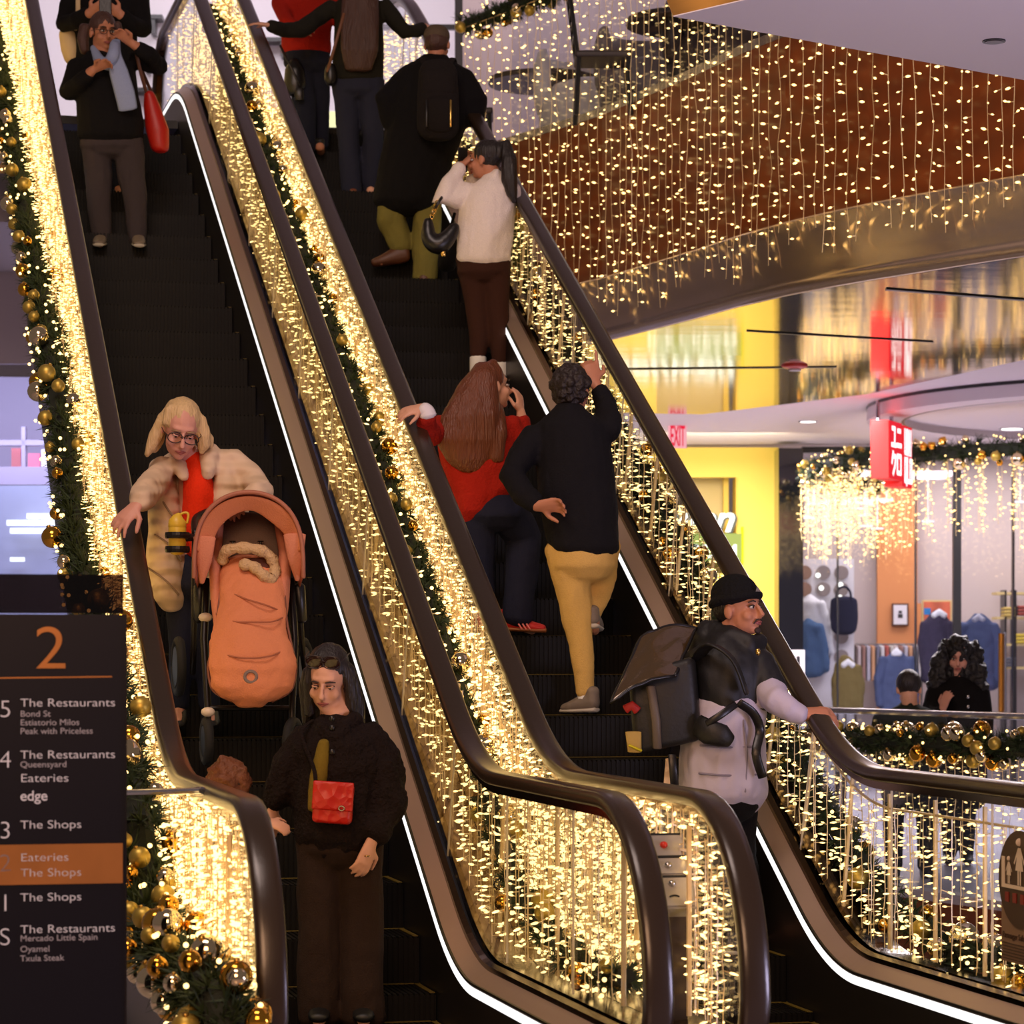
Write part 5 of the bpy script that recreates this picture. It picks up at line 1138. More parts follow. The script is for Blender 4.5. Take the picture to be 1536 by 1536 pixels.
bm = BM(); pts = catmull([q_(334, 842, -.14), q_(340, 826, -.18), q_(370, 822, -.20), q_(400, 830, -.18), q_(412, 850, -.17), q_(408, 868, -.2), q_(396, 864, -.22), q_(380, 850, -.22), q_(362, 846, -.22)], 4); loft(bm, pts, [.026 + .004 * math.sin(i * 1.9) for i in range(len(pts))], seg=10); obj('pile_collar', bm, c_pile, S, smooth=True)
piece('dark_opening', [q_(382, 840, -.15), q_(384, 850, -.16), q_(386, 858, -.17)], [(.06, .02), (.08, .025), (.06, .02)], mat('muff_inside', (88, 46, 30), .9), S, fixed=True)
# frame and wheels
for sd, (u0, u1, u2) in ((-1, (293, 291, 289)), (1, (446, 452, 458))):
    bm = BM(); loft(bm, [q_(u0, 800, .05), q_(u0 + sd * 1, 880, .02), q_(u1, 960, .05), q_(u2, 1010, .12)], [.016, .016, .015, .014], seg=10); obj('frame_tube', bm, m_alu, S, smooth=True)
    bm = BM(); loft(bm, [q_(310 if sd < 0 else 436, 870, -.02), q_(306 if sd < 0 else 442, 960, -.1), q_(312 if sd < 0 else 438, 1062, -.26), q_(312 if sd < 0 else 438, 1090, -.28)], [.018, .018, .016, .014], seg=10); obj('front_leg', bm, m_alu, S, smooth=True)
    bm = BM(); loft(bm, [q_(300 if sd < 0 else 448, 880, 0), q_(298 if sd < 0 else 452, 930, .02)], [.03, .026], seg=10); obj('joint', bm, m_leather, S, smooth=True)
    for nm, u, v, d, r in (('front_wheel', 310 if sd < 0 else 440, 1112, -.28, .088), ('rear_wheel', 268 if sd < 0 else 452, 1000, .22, .12)):
        bm = BM(); c = q_(u, v, d); ax = V((1, .25 * -sd, 0)).normalized(); f_ = V((0, 1, 0)); f_ = (f_ - ax * f_.dot(ax)).normalized(); uu = ax.cross(f_)
        pts = [c + f_ * r * math.cos(a) + uu * r * math.sin(a) for a in [2 * math.pi * i / 28 for i in range(29)]]; loft(bm, pts, [.022] * 29, seg=10, cap=False); wh = obj(nm, bm, mat('tyre', (14, 12, 11), .8), S, smooth=True)
        bm = BM(); cyl(bm, c - ax * .018, c + ax * .018, r * .78, 24); obj('hub', bm, mat('hub_dark', (20, 19, 18), .4), wh)
    bm = BM(); ball(bm, q_(308, 926, -.08) if sd < 0 else q_(312, 1068, -.31), (.032, .025, .022), 10, 6); obj('reflector', bm, mat('reflector_white', (206, 190, 170), .4), S, smooth=True)
bm = BM(); pts = catmull([q_(293, 800, .05), q_(296, 775, .2), q_(340, 762, .33), q_(400, 762, .33), q_(446, 800, .05)], 5); loft(bm, pts, [.017] * len(pts), seg=10); obj('handlebar', bm, m_leather, S, smooth=True)
bm = BM(); cyl(bm, q_(312, 1062, -.26), q_(438, 1062, -.26), .012, 8); obj('crossbar', bm, m_alu, S)
CH = thing('cup_holder', 'black cup holder clipped to the pushchair frame', 'cup holder', q_(266, 828, .02)); 
for v in (803, 824):
    bm = BM(); pts = [q_(266, v, 0) + V((.052 * math.cos(a), .052 * math.sin(a), 0)) for a in [2 * math.pi * i / 20 for i in range(21)]]; loft(bm, pts, [(.006, .016)] * 21, seg=6, cap=False); obj('ring', bm, m_leather, CH)
bm = BM(); cyl(bm, q_(266, 829, 0), q_(266, 826, 0), .05, 16); obj('base', bm, m_leather, CH); bm = BM(); loft(bm, [q_(278, 806, 0), q_(292, 806, .04)], [.02, .016], seg=8); obj('clip', bm, m_leather, CH)
BT = thing('drink_bottle', 'yellow drink bottle standing in the cup holder', 'bottle', q_(266, 826, 0)); m_yb = mat('bottle_yellow', (222, 186, 56), .4)
bm = BM(); b0 = q_(266, 826, 0); loft(bm, [b0, b0 + V((0, 0, .08)), b0 + V((0, 0, .11))], [.040, .041, .040], seg=16); obj('body', bm, m_yb, BT, smooth=True)
bm = BM(); loft(bm, [b0 + V((0, 0, .108)), b0 + V((0, 0, .135)), b0 + V((.004, 0, .155)), b0 + V((.01, 0, .165))], [.042, .040, .024, .012], seg=16); obj('lid', bm, m_yb, BT, smooth=True)
bm = BM(); pts = catmull([b0 + V((.0, 0, .155)), b0 + V((.03, 0, .172)), b0 + V((.05, 0, .165)), b0 + V((.044, 0, .125))], 4); loft(bm, pts, [.006] * len(pts), seg=6); obj('loop', bm, m_yb, BT, smooth=True)

# ---- 5 woman in the fur jacket
y0 = ypos(10.98, 1.95)
p = Person('person in dark brown fur jacket and sunglasses on the head, with red bag', y0, (512, 1537, .03), SK_A)
p.head((491, 1020, -.02), FR(-10, -20), up=(.05, 0, 1), sc=1.04, neck=(504, 1074, .0), lids=True)
tr = [(503, 1082, 26, .09), (505, 1094, 50, .13), (508, 1120, 70, .17), (510, 1170, 74, .18), (512, 1220, 74, .18), (512, 1256, 70, .17)]
la = [(462, 1100, 21), (438, 1142, 26, -.02), (424, 1180, 25, -.02), (412, 1208, 17, -.02)]; ra = [(552, 1098, 24), (574, 1150, 31, -.02), (580, 1205, 31, -.06), (562, 1256, 22, -.12)]
ll = [(478, 1250, 36), (478, 1380, 31), (479, 1460, 32), (480, 1530, 33)]; rl = [(540, 1250, 36), (542, 1380, 31), (543, 1460, 32), (544, 1530, 33)]
p.trunk(tr, .7); p.limb(la[:3] + [(410, 1216, 10, -.02)], .6); p.limb(ra[:3] + [(556, 1268, 10, -.14)], .6); p.limb(ll, .7); p.limb(rl, .7)
p.hand((410, 1214, -.02), (-.1, -.05, -1), (-.6, .6, 0), .5, 1, .95); p.hand((556, 1266, -.14), (-.35, -.2, -1), (-.5, .5, -.2), .55, 1, .98); p.foot((480, 1522), (478, 1532, -.14)); p.foot((544, 1522), (546, 1532, -.14)); p.done()
fj = p.cloth('fur_jacket', c_fur, [tr], [la, ra, [(478, 1084, 11, -.04), (486, 1096, 12, -.11), (494, 1108, 10, -.14)], [(532, 1080, 12, -.03), (516, 1094, 12, -.11), (500, 1108, 10, -.14)]], voxel=.011, wrinkle=.016, wscale=22, smooth=4)
p.cloth('top', fabric('olive_top', (116, 96, 30), 150), [[(486, 1112, 9, .03, -.15), (482, 1140, 12, .03, -.165), (476, 1180, 14, .03, -.172), (474, 1214, 13, .03, -.172)]], wrinkle=.004)
for v in (1078, 1092, 1128, 1166): bm = BM(); ball(bm, p.J((498, v, -.175 if v > 1100 else -.15)), (.012, .006, .012), 10, 6); obj('coat_button', bm, m_leather, fj, smooth=True)
p.cloth('trousers', c_dbrown, [[(510, 1240, 62, .14), (510, 1275, 64, .14)]], [ll, rl], wrinkle=.012)
p.hair(h_dark, [[(468, 1000, 8, -.05), (463, 1022, 8, -.05), (464, 1048, 8, -.03), (464, 1072, 8, -.01)], [(514, 996, 8, -.05), (523, 1018, 9, -.04), (527, 1046, 10, -.02), (528, 1074, 10, .0)], [(462, 1006, 9, .0), (458, 1030, 10, .03), (460, 1060, 10, .05), (462, 1085, 9, .06)], [(520, 1000, 10, .02), (528, 1030, 13, .05), (534, 1060, 14, .07), (536, 1088, 12, .08)], [(494, 1010, 28, .07), (498, 1050, 32, .09), (500, 1090, 30, .10)]], off=(0, -.030, .046)); 
p.specs(m_frame, .030, mat('dark_lens2', (42, 20, 16), .08), up=.098, fwd=-.035, name='sunglasses', square=.7)
bm = BM(); pts = [p.J((551, 1284, -.185)) + V((.011 * math.cos(a), .011 * math.sin(a), 0)) for a in [2 * math.pi * i / 12 for i in range(13)]]; loft(bm, pts, [.0025] * 13, seg=5, cap=False); obj('finger_ring', bm, m_goldhw, p.root)
p.shoe((480, 1530, .05), (478, 1536, -.16), s_black); p.shoe((544, 1530, .05), (546, 1536, -.16), s_black)
B = accessory('crossbody_bag', 'red quilted crossbody bag worn over the fur jacket', 'bag', p.J((500, 1236, -.24)))
Mq = Matrix.Rotation(math.radians(-4), 3, 'Y')
def rbox(c, size, r, m, name, par): 
    b2 = BM(); box(b2, (0, 0, 0), size); bmesh.ops.bevel(b2, geom=b2.edges[:], offset=r, segments=3, affect='EDGES', profile=.5)
    for v in b2.verts: v.co = Mq.transposed() @ v.co + c
    return obj(name, b2, m, par, smooth=True)
c = p.J((500, 1204, -.235)); c_q = mat('red_quilted', (190, 28, 12), .4, bump=.5, bscale=26, bkind='voronoi')
rbox(c, (.158, .06, .165), .018, c_q, 'body', B); rbox(c + V((.0, -.03, .028)), (.162, .016, .115), .007, c_q, 'flap', B)
bm = BM(); pts = [c + V((.035, -.042, -.02)) + V((.011 * math.cos(a), 0, .009 * math.sin(a))) for a in [2 * math.pi * i / 12 for i in range(13)]]; loft(bm, pts, [.0032] * 13, seg=6, cap=False); obj('clasp', bm, m_steel, B)
piece('strap', catmull([c + V((-.07, 0, .08)), p.J((470, 1150, -.2)), p.J((452, 1100, -.14)), p.J((470, 1080, -.04))], 5), [(.008, .004)] * 16, c_fur, B)

# ---- 6 child beside her
y0 = ypos(10.9, 1.50)
p = Person('small child with curly brown hair behind the left newel, hand held', y0, (342, 1536, .03), SK_A)
p.head((341, 1180, 0), FR(20, -5), sc=.82, neck=(343, 1212, 0))
tr = [(343, 1212, 16, .06), (344, 1222, 32, .08), (345, 1270, 34, .10), (345, 1330, 36, .11)]; la = [(316, 1228, 12), (308, 1270, 12), (308, 1310, 9)]; ra = [(372, 1226, 12), (388, 1236, 11), (402, 1232, 8)]
ll = [(330, 1330, 17), (330, 1430, 13), (330, 1520, 11)]; rl = [(360, 1330, 17), (360, 1430, 13), (360, 1520, 11)]
p.trunk(tr); [p.limb(q) for q in (la, ra, ll, rl)]; p.hand((402, 1232), (.8, -.1, -.3), (0, .5, -.5), .5, 1, .68); p.hand((308, 1310), (0, -.1, -1), (.5, .5, 0), .5, -1, .68); p.foot((330, 1524), (328, 1532, -.1)); p.foot((360, 1524), (362, 1532, -.1)); p.done(.007)
p.cloth('jacket', fabric('child_jacket', (96, 62, 40), 90), [tr], [la, ra]); p.cloth('trousers', c_jean, [[(345, 1325, 32, .1), (345, 1345, 32, .1)]], [ll, rl]); p.hair(h_child, cap=(.10, .112, .108), off=(0, -.01, .03), wrinkle=.035, wscale=22, wdir=(1, 1, 1), voxel=.009)
p.shoe((330, 1531, .04), (328, 1537, -.12), s_grey); p.shoe((360, 1531, .04), (362, 1537, -.12), s_grey)

# ---- 7 person in red at the top of the up escalator
z = tread('R', 19.85); y0 = ypos(19.85, 3.15)
p = Person('person in red top and dark jeans, cut off by the top of the photo', y0, (462, 240, z), SK_B)
p.head((462, -88), FR(180), neck=(462, -48), features=False)
tr = [(462, -50, 20, .09), (462, -36, 44, .13), (461, 0, 44, .15), (460, 45, 37, .14), (460, 78, 38, .15)]; la = [(424, -34, 14), (420, 6, 13, -.04), (432, 34, 11, -.22), (446, 40, 9, -.26)]; ra = [(500, -34, 14), (512, 20, 12), (512, 62, 9, -.1)]
ll = [(446, 76, 22), (456, 150, 18, -.03), (460, 226, 14)]; rl = [(474, 76, 22), (478, 150, 17, .1), (480, 220, 13, .2)]
p.trunk(tr); [p.limb(q) for q in (la, ra, ll, rl)]; p.hand((446, 40, -.26), (.8, -.3, 0), (0, -.4, -.8), .6); p.hand((512, 62, -.1), (0, 0, -1), (-1, 0, 0), .5); p.foot((460, 230), (462, 236, .15)); p.foot((480, 224), (482, 230, .3)); p.done(.009)
p.cloth('red_top', c_redtop, [tr], [la, ra], voxel=.013); p.cloth('jeans', c_jean, [[(460, 74, 35, .14), (460, 98, 36, .14)]], [ll, rl], voxel=.013); p.hair(h_dark)
p.shoe((460, 236, -.06), (462, 240, .18), s_black); p.shoe((480, 230, .12), (482, 234, .36), s_black)
B = accessory('shoulder_bag', 'small black shoulder bag at the hip of the person in red', 'bag', px(442, 150, y0 - .15)); k = y0 / F
piece('body', [px(442, v, y0 - .12) for v in (92, 104, 128, 140)], [(8 * k, .04), (15 * k, .06), (17 * k, .06), (12 * k, .05)], m_leather, B, fixed=True, voxel=.012); piece('strap', [px(420, 68, y0 - .17), px(432, 92, y0 - .2), px(450, 128, y0 - .18)], [(.009, .004)] * 3, m_leather, B)
piece('tag', [px(448, 132, y0 - .16), px(449, 150, y0 - .16)], [(.035, .012)] * 2, m_leather, B, fixed=True)

# ---- 8 woman with arms spread between the rails
z = tread('R', 19.4); y0 = ypos(19.38, 3.5)
p = Person('person with long brown hair and both arms stretched to the handrails, from behind', y0, (540, 312, z), SK_A)
p.head((540, -46), FR(180), neck=(540, -8), features=False)
tr = [(540, -8, 17, .08), (538, 6, 38, .12), (538, 40, 36, .13), (538, 80, 38, .13), (536, 120, 39, .14)]; la = [(500, 10, 13), (478, 26, 13), (452, 44, 13, -.12), (425, 45, 11, -.24), (404, 38, 8, -.36)]; ra = [(574, 8, 13), (592, 30, 13), (608, 48, 12, .02), (626, 46, 10, .10), (638, 40, 8, .16)]
ll = [(518, 122, 22), (522, 205, 16), (528, 292, 16)]; rl = [(556, 122, 22), (560, 205, 16), (556, 285, 16, .12)]
p.trunk(tr); [p.limb(q) for q in (la, ra, ll, rl)]; p.hand((404, 38, -.36), (-.9, -.1, .12), (-.1, .2, -.9), .25, -1, .95); p.hand((638, 40, .16), (.85, .2, -.1), (0, .2, -.9), .6, 1, .95); p.foot((528, 298), (530, 306, .16)); p.foot((556, 290), (558, 300, .28)); p.done(.008)
p.cloth('jacket', fabric('jacket_green_black', (32, 30, 22), 120), [tr], [la[:4] + [(406, 39, 10, -.36)], ra[:4] + [(635, 41, 9, .15)]], voxel=.012); p.cloth('jeans', fabric('jeans_blue', (40, 42, 58), 220), [[(537, 114, 36, .13), (537, 138, 37, .13)]], [ll, rl], voxel=.012)
p.hair(h_mid, trunks=[[(540, -40, 26, .07, -.06), (540, 0, 28, .06, -.12), (540, 40, 29, .05, -.15), (540, 75, 28, .05, -.16), (538, 104, 20, .03, -.16)]], wrinkle=.008, wscale=25)
p.shoe((529, 306, -.06), (536, 311, .18), mat('shoe_tan', (120, 62, 30), .5)); p.shoe((556, 300, .08), (560, 305, .32), mat('shoe_tan', (120, 62, 30), .5))
B = accessory('crossbody_bag', 'tan strap bag at the left hip of the person with spread arms', 'bag', px(494, 125, y0 - .15)); k = y0 / F
piece('strap', [px(516, 20, y0 - .17), px(502, 70, y0 - .17), px(491, 108, y0 - .16)], [(.011, .005)] * 3, mat('strap_tan', (110, 66, 36), .5), B); piece('body', [px(496, v, y0 - .12) for v in (98, 108, 120, 126)], [(7 * k, .04), (10 * k, .05), (10 * k, .05), (7 * k, .04)], m_leather, B, fixed=True, voxel=.012)

# ---- 9 man in the long black coat
z = tread('R', 17.95); y0 = ypos(18.05, 3.66)
p = Person('person in long black coat, cap and olive trousers climbing with a backpack', y0, (640, 437, z), SK_B)
p.head((656, 66, .02), FR(168, 0), sc=1.05, neck=(653, 100), features=False)
tr = [(652, 92, 26, .10), (650, 106, 55, .16), (646, 140, 62, .19), (640, 190, 60, .20), (624, 240, 56, .2), (614, 285, 53, .2), (612, 303, 52, .19)]
la = [(606, 118, 17), (582, 150, 20, -.02), (590, 182, 18, -.02), (604, 200, 14, .1)]; ra = [(694, 116, 17), (713, 150, 20, -.02), (708, 176, 19, .02), (690, 178, 14, .16)]
ll = [(590, 290, 24), (586, 330, 22), (595, 352, 20, .02), (604, 372, 18, .02)]; rl = [(640, 290, 24), (640, 345, 21), (638, 400, 19, -.03), (637, 420, 18, -.03)]
p.trunk(tr, .75); [p.limb(q, .75) for q in (la, ra, ll, rl)]; p.hand((604, 200, .1), (.3, .5, -.3), (1, 0, 0), .5); p.hand((690, 178, .16), (-.4, .6, -.2), (-1, 0, 0), .5); p.foot((600, 380), (570, 394, -.02)); p.foot((638, 426), (640, 432, .18)); p.done(.008)
p.cloth('coat', c_black, [tr], [la, ra, [(640, 92, 8, -.02), (652, 88, 10, .04), (664, 92, 8, -.02)]], voxel=.013, wrinkle=.014); p.cloth('trousers', c_olive, [], [ll, rl], voxel=.011, wrinkle=.012, wscale=12)
p.hair(h_mid, cap=(.08, .098, .08), off=(0, -.02, .01)); c_, M3_, sc_, q0 = p.H
bm = BM(); ball(bm, q0(0, -.015, .05), (.089, .106, .075), 18, 12, M3_); loft(bm, [q0(-.05, .08, .04), q0(0, .12, .035), q0(.05, .08, .04)], [.016] * 3, seg=8); remesh('flat_cap', bm, fabric('cap_grey', (88, 74, 58), 90), p.root, voxel=.009)
p.shoe((608, 396, .0), (560, 402, .0), s_brown, w=.05, h=.11, name='boot'); p.shoe((636, 432, -.08), (645, 438, .16), s_brown, w=.05, h=.09, name='boot')
B = accessory('backpack', 'black backpack worn by the person in the long black coat', 'backpack', px(656, 205, y0 - .25)); k = y0 / F; m_pack = fabric('pack_black', (28, 23, 21), 90)
piece('body', [px(657, v, y0 - .24 - .0004 * (v - 100)) for v in (96, 106, 140, 175, 196, 204)], [(24 * k, .06), (29 * k, .08), (31 * k, .09), (32 * k, .10), (31 * k, .09), (26 * k, .07)], m_pack, B, fixed=True, voxel=.011)
piece('front_pocket', [px(659, v, y0 - .34) for v in (148, 155, 185, 196)], [(18 * k, .03), (23 * k, .045), (23 * k, .05), (18 * k, .035)], m_pack, B, fixed=True, voxel=.011); piece('flap', [px(657, v, y0 - .30) for v in (104, 112, 140)], [(22 * k, .03), (26 * k, .05), (26 * k, .05)], m_pack, B, fixed=True, voxel=.011)
for sx in (-1, 1): piece('shoulder_strap', catmull([px(657 + sx * 14, 104, y0 - .2), px(655 + sx * 24, 88, y0 - .06), px(652 + sx * 30, 100, y0 + .1)], 4), [(.022, .008)] * 9, m_pack, B)
for u in (640, 676): piece('side_strap', [px(u, 150, y0 - .37), px(u, 190, y0 - .4)], [(.007, .004)] * 2, m_goldhw if u > 660 else m_leather, B)

# ---- 10 woman in the white fleece
z = tread('R', 16.6); y0 = ypos(16.6, 3.84)
p = Person('person in white fleece and brown leggings with a dark ponytail, phone at the face', y0, (730, 594, z), SK_B)
p.head((728, 240), FR(-118, 2), sc=1.0, neck=(742, 270), features=True)
tr = [(742, 266, 20, .08), (738, 282, 36, .12), (732, 310, 41, .14), (728, 350, 42, .15), (725, 385, 42, .15)]
la = [(704, 288, 17), (680, 296, 17, -.03), (662, 300, 16, -.06), (674, 276, 14, -.04), (692, 250, 11, .02)]; ra = [(766, 288, 17), (752, 292, 16, .14), (724, 290, 14, .22), (708, 262, 12, .2)]
ll = [(706, 385, 24), (714, 450, 18), (718, 500, 15), (717, 542, 12), (717, 574, 11)]; rl = [(742, 385, 25), (745, 455, 19), (748, 505, 15), (750, 548, 12), (750, 578, 11)]
p.trunk(tr); [p.limb(q) for q in (la[:4] + [(694, 246, 8, .03)], ra[:3] + [(708, 258, 8, .2)], ll, rl)]
p.hand((694, 247, .03), (.6, .2, .6), (.3, .3, -.6), .6, 1, .95); p.hand((708, 258, .2), (-.1, -.1, 1), (-.5, -.6, 0), .6, 1, .95); p.foot((717, 576), (714, 586, .12)); p.foot((750, 580), (748, 590, .12)); p.done(.007)
p.cloth('fleece', c_white, [tr, [(725, 384, 43, .15), (725, 392, 42, .15)]], [la[:4] + [(690, 252, 12, .02)], ra[:3] + [(709, 266, 13, .2)], [(732, 262, 9, .02), (745, 262, 10, -.06), (756, 268, 9, .0)]], wrinkle=.013, wscale=9)
p.cloth('leggings', c_brown, [[(725, 380, 38, .13), (725, 410, 40, .14)]], [ll[:3] + [(717, 536, 12)], rl[:3] + [(750, 545, 12)]], wrinkle=.004)
for q in ([(717, 536, 12.5), (717, 560, 12.5), (717, 578, 12.5)], [(750, 545, 12.5), (750, 565, 12.5), (750, 582, 12.5)]): p.tube('sock', q, mat('sock_white', (226, 222, 214), .8))
p.hair(h_dark, [[(748, 222, 8, -.02), (758, 216, 9, -.06), (764, 240, 12, -.09), (764, 270, 12, -.10), (768, 292, 8, -.11), (772, 304, 3, -.11)]], wrinkle=.005); p.shoe((718, 585, -.06), (712, 592, .15), s_grey); p.shoe((751, 588, -.06), (746, 595, .15), s_grey)
B = accessory('phone', 'dark phone held to the face of the person in white fleece', 'phone', px(688, 232, y0)); bm = BM(); bevel_box(bm, px(694, 240, y0 + .10), (.07, .012, .15), .005, rz=.6); obj('case', bm, m_leather, B); bm = BM(); box(bm, px(694, 240, y0 + .108), (.062, .002, .138), rz=.6); obj('screen', bm, mat('screen_dark', (30, 34, 44), .1), B)
B = accessory('handbag', 'black crescent handbag on a gold chain at the elbow of the white fleece', 'bag', px(660, 372, y0 - .1)); k = y0 / F
bm = BM(); pts = catmull([px(u, v, y0 - .1) for u, v in ((642, 330), (644, 356), (657, 367), (672, 356), (684, 338))], 5); loft(bm, pts, [.028 + .034 * math.sin(math.pi * i / (len(pts) - 1)) for i in range(len(pts))], seg=12); remesh('body', bm, m_leather, B, voxel=.010, smooth=5)
piece('strap', catmull([px(644, 332, y0 - .1), px(650, 318, y0 - .13), px(660, 300, y0 - .15), px(668, 290, y0 - .05)], 5), [(.009, .005)] * 16, m_leather, B)
for i in range(6):
    bm = BM(); c = px(648 + i * 1.6, 324 - i * 4.0, y0 - .14); pts = [c + V((.011 * math.cos(a), .006 * math.sin(a) * (1 if i % 2 else -1), .016 * math.sin(a))) for a in [2 * math.pi * j / 10 for j in range(11)]]; loft(bm, pts, [.0035] * 11, seg=5, cap=False); obj('chain_link', bm, m_goldhw, B)
piece('tag', [px(664, 372, y0 - .12), px(665, 384, y0 - .12)], [(.014, .005)] * 2, m_goldhw, B, fixed=True)
B = accessory('carrier_bag', 'dark carrier bag hanging in front of the person in white fleece', 'bag', px(672, 400, y0 + .35)); piece('body', [px(u, v, y0 + .3) for u, v in ((676, 345), (674, 365), (670, 400))], [(10 * k, .05), (15 * k, .08), (15 * k, .08)], c_black, B, fixed=True, voxel=.014); piece('handle', [px(682, 320, y0 + .24), px(678, 334, y0 + .27), px(676, 346, y0 + .3)], [.01] * 3, c_black, B)

# ---- 11 woman in the red sweater
z = px(785, 953, ypos(13.8, 3.3)).z; y0 = ypos(13.85, 3.25)
p = Person('person in red sweater with very long brown hair leaning on the middle handrail', y0, (785, 953, z), SK_A)
p.head((737, 580, 0), FR(122, 6), up=(-.10, 0, 1), sc=1.02, neck=(722, 622, -.02))
tr = [(718, 616, 26, .09), (714, 632, 54, .13), (714, 670, 58, .15), (716, 710, 54, .16), (722, 740, 46, .16), (712, 768, 30, .14), (702, 786, 12, .08)]
rd = p.rail(625, 617, 2.795)
la = [(664, 638, 18), (648, 654, 18, rd * .5), (640, 644, 17, rd * .8), (641, 624, 13, rd)]; ra = [(764, 636, 18), (778, 662, 17, .02), (784, 640, 14, .06), (782, 620, 11, .05)]
ll = [(714, 765, 30), (716, 820, 27), (720, 900, 22, .0), (722, 940, 20)]; rl = [(758, 762, 33), (786, 808, 28, .10), (782, 860, 24, .06), (778, 905, 23, .02), (776, 928, 24, .02)]
p.trunk(tr[:5] + [(735, 765, 38, .13)], .8); [p.limb(q) for q in (la[:3] + [(638, 615, 9, rd)], ra[:3] + [(781, 615, 8, .05)], ll, rl)]
p.hand((634, 611, rd), (-.75, -.1, -.2), (.1, .6, -.7), .4, 1, .95); p.hand((781, 622, .05), (-.05, .1, 1), (-.8, .4, .2), .35, 1, .95); p.foot((722, 944), (726, 950, .12)); p.foot((776, 934), (800, 946, .05)); p.done()
p.cloth('sweater', c_redtop, [tr, [(730, 700, 50, .15), (738, 735, 36, .15)]], [la, ra[:3] + [(783, 630, 13, .06)]], wrinkle=.014)
p.tube('cuff', [(642, 624, 13, rd), (640, 618, 12, rd), (634, 613, 11, rd)], mat('cuff_white', (226, 218, 220), .8)); p.cloth('jeans', fabric('jeans_navy', (30, 32, 50), 220, var=.25), [[(736, 745, 36, .13), (740, 775, 46, .15)]], [ll, rl], wrinkle=.012)
p.hair(h_brown, trunks=[[(724, 560, 24, .08, -.03), (714, 590, 34, .08, -.07), (706, 625, 44, .07, -.11), (700, 660, 46, .06, -.13), (702, 690, 34, .05, -.13), (704, 706, 16, .03, -.13)]], extra=[[(742, 610, 12, -.05), (748, 650, 14, -.1), (744, 690, 10, -.12)], [(736, 548, 12, 0), (748, 560, 7, -.02)]], off=(0, -.026, .036), wrinkle=.007, wscale=26)
sh = p.shoe((756, 946, .03), (816, 949, .02), s_red, s_gum, w=.048, h=.075, name='sneaker'); p.shoe((720, 948, -.08), (730, 953, .15), s_red, s_gum, name='sneaker')
for u in (778, 784, 790): p.tube('shoe_stripe', [(u, 936, 1.3, -.05), (u + 5, 944, 1.3, -.055)], mat('stripe_pink', (226, 120, 110), .6), parent=sh)

# ---- 12 man pointing up
z = px(870, 1073, ypos(13.18, 3.55)).z; y0 = ypos(13.18, 3.55)
p = Person('person in black jacket and khaki trousers pointing upward, seen from behind', y0, (870, 1073, z), SK_B)
p.head((858, 586, .03), FR(158, 8), sc=1.06, neck=(854, 626, 0), features=False)
tr = [(854, 616, 24, .09), (858, 636, 54, .14), (862, 690, 58, .17), (866, 740, 60, .18), (872, 790, 56, .18), (876, 822, 54, .17)]
la = [(806, 654, 22), (780, 690, 22, -.05), (766, 712, 21, -.08), (786, 742, 18, -.12), (806, 758, 12, -.18)]; ra = [(908, 648, 21), (914, 630, 20, .05), (908, 604, 17, .12), (896, 580, 13, .14)]
ll = [(848, 820, 33), (862, 900, 25), (872, 970, 19), (877, 1020, 15), (877, 1048, 12)]; rl = [(900, 818, 32), (900, 870, 24, .12), (892, 905, 19, .08), (889, 925, 12, .06), (889, 935, 11, .06)]
p.trunk(tr, .78); [p.limb(q) for q in (la[:4] + [(808, 760, 9, -.19)], ra[:3] + [(893, 574, 9, .14)], ll, rl)]
p.hand((807, 759, -.19), (.85, -.1, .05), (0, -.7, -.5), .75, 1, 1.05); p.hand((892, 574, .14), (-.22, .15, 1), (-.2, .9, .1), 1.25, -1, 1.1, point=True); p.foot((878, 1050), (860, 1066, .1)); p.foot((889, 936), (892, 946, .12)); p.done()
p.cloth('jacket', c_char, [tr], [la[:4] + [(803, 756, 15, -.17)], ra[:3] + [(898, 584, 14, .14)], [(836, 620, 9, -.02), (852, 614, 11, -.07), (872, 618, 9, -.02)]], wrinkle=.012)
p.cloth('shirt_hem', mat('hem_grey', (120, 108, 100), .8), [[(877, 818, 50, .155), (877, 829, 49, .155)]], wrinkle=.002); p.cloth('trousers', c_khaki, [[(874, 815, 50, .15), (874, 850, 50, .15)]], [ll[:4] + [(877, 1042, 13)], rl[:3] + [(889, 922, 14, .06)]], wrinkle=.010, wscale=11)
for q in ([(877, 1036, 11), (876, 1056, 11)], [(889, 918, 10, .06), (889, 934, 10, .06)]): p.tube('sock', [(a[0], a[1], a[2], a[3] if len(a) > 3 else 0) for a in q], mat('sock_white', (226, 222, 214), .8))
p.hair(mat('hair_curly', (36, 24, 18), .5, bump=.8, bscale=50, var=.4), cap=(.088, .106, .102), off=(0, -.022, .028), wrinkle=.022, wscale=34, wdir=(1, 1, 1))
p.shoe((890, 1068, -.02), (846, 1070, .06), s_grey, s_sole, w=.048, h=.085, name='sneaker', laces=m_eyew); p.shoe((888, 942, .0), (894, 948, .22), s_grey, s_sole, name='sneaker')

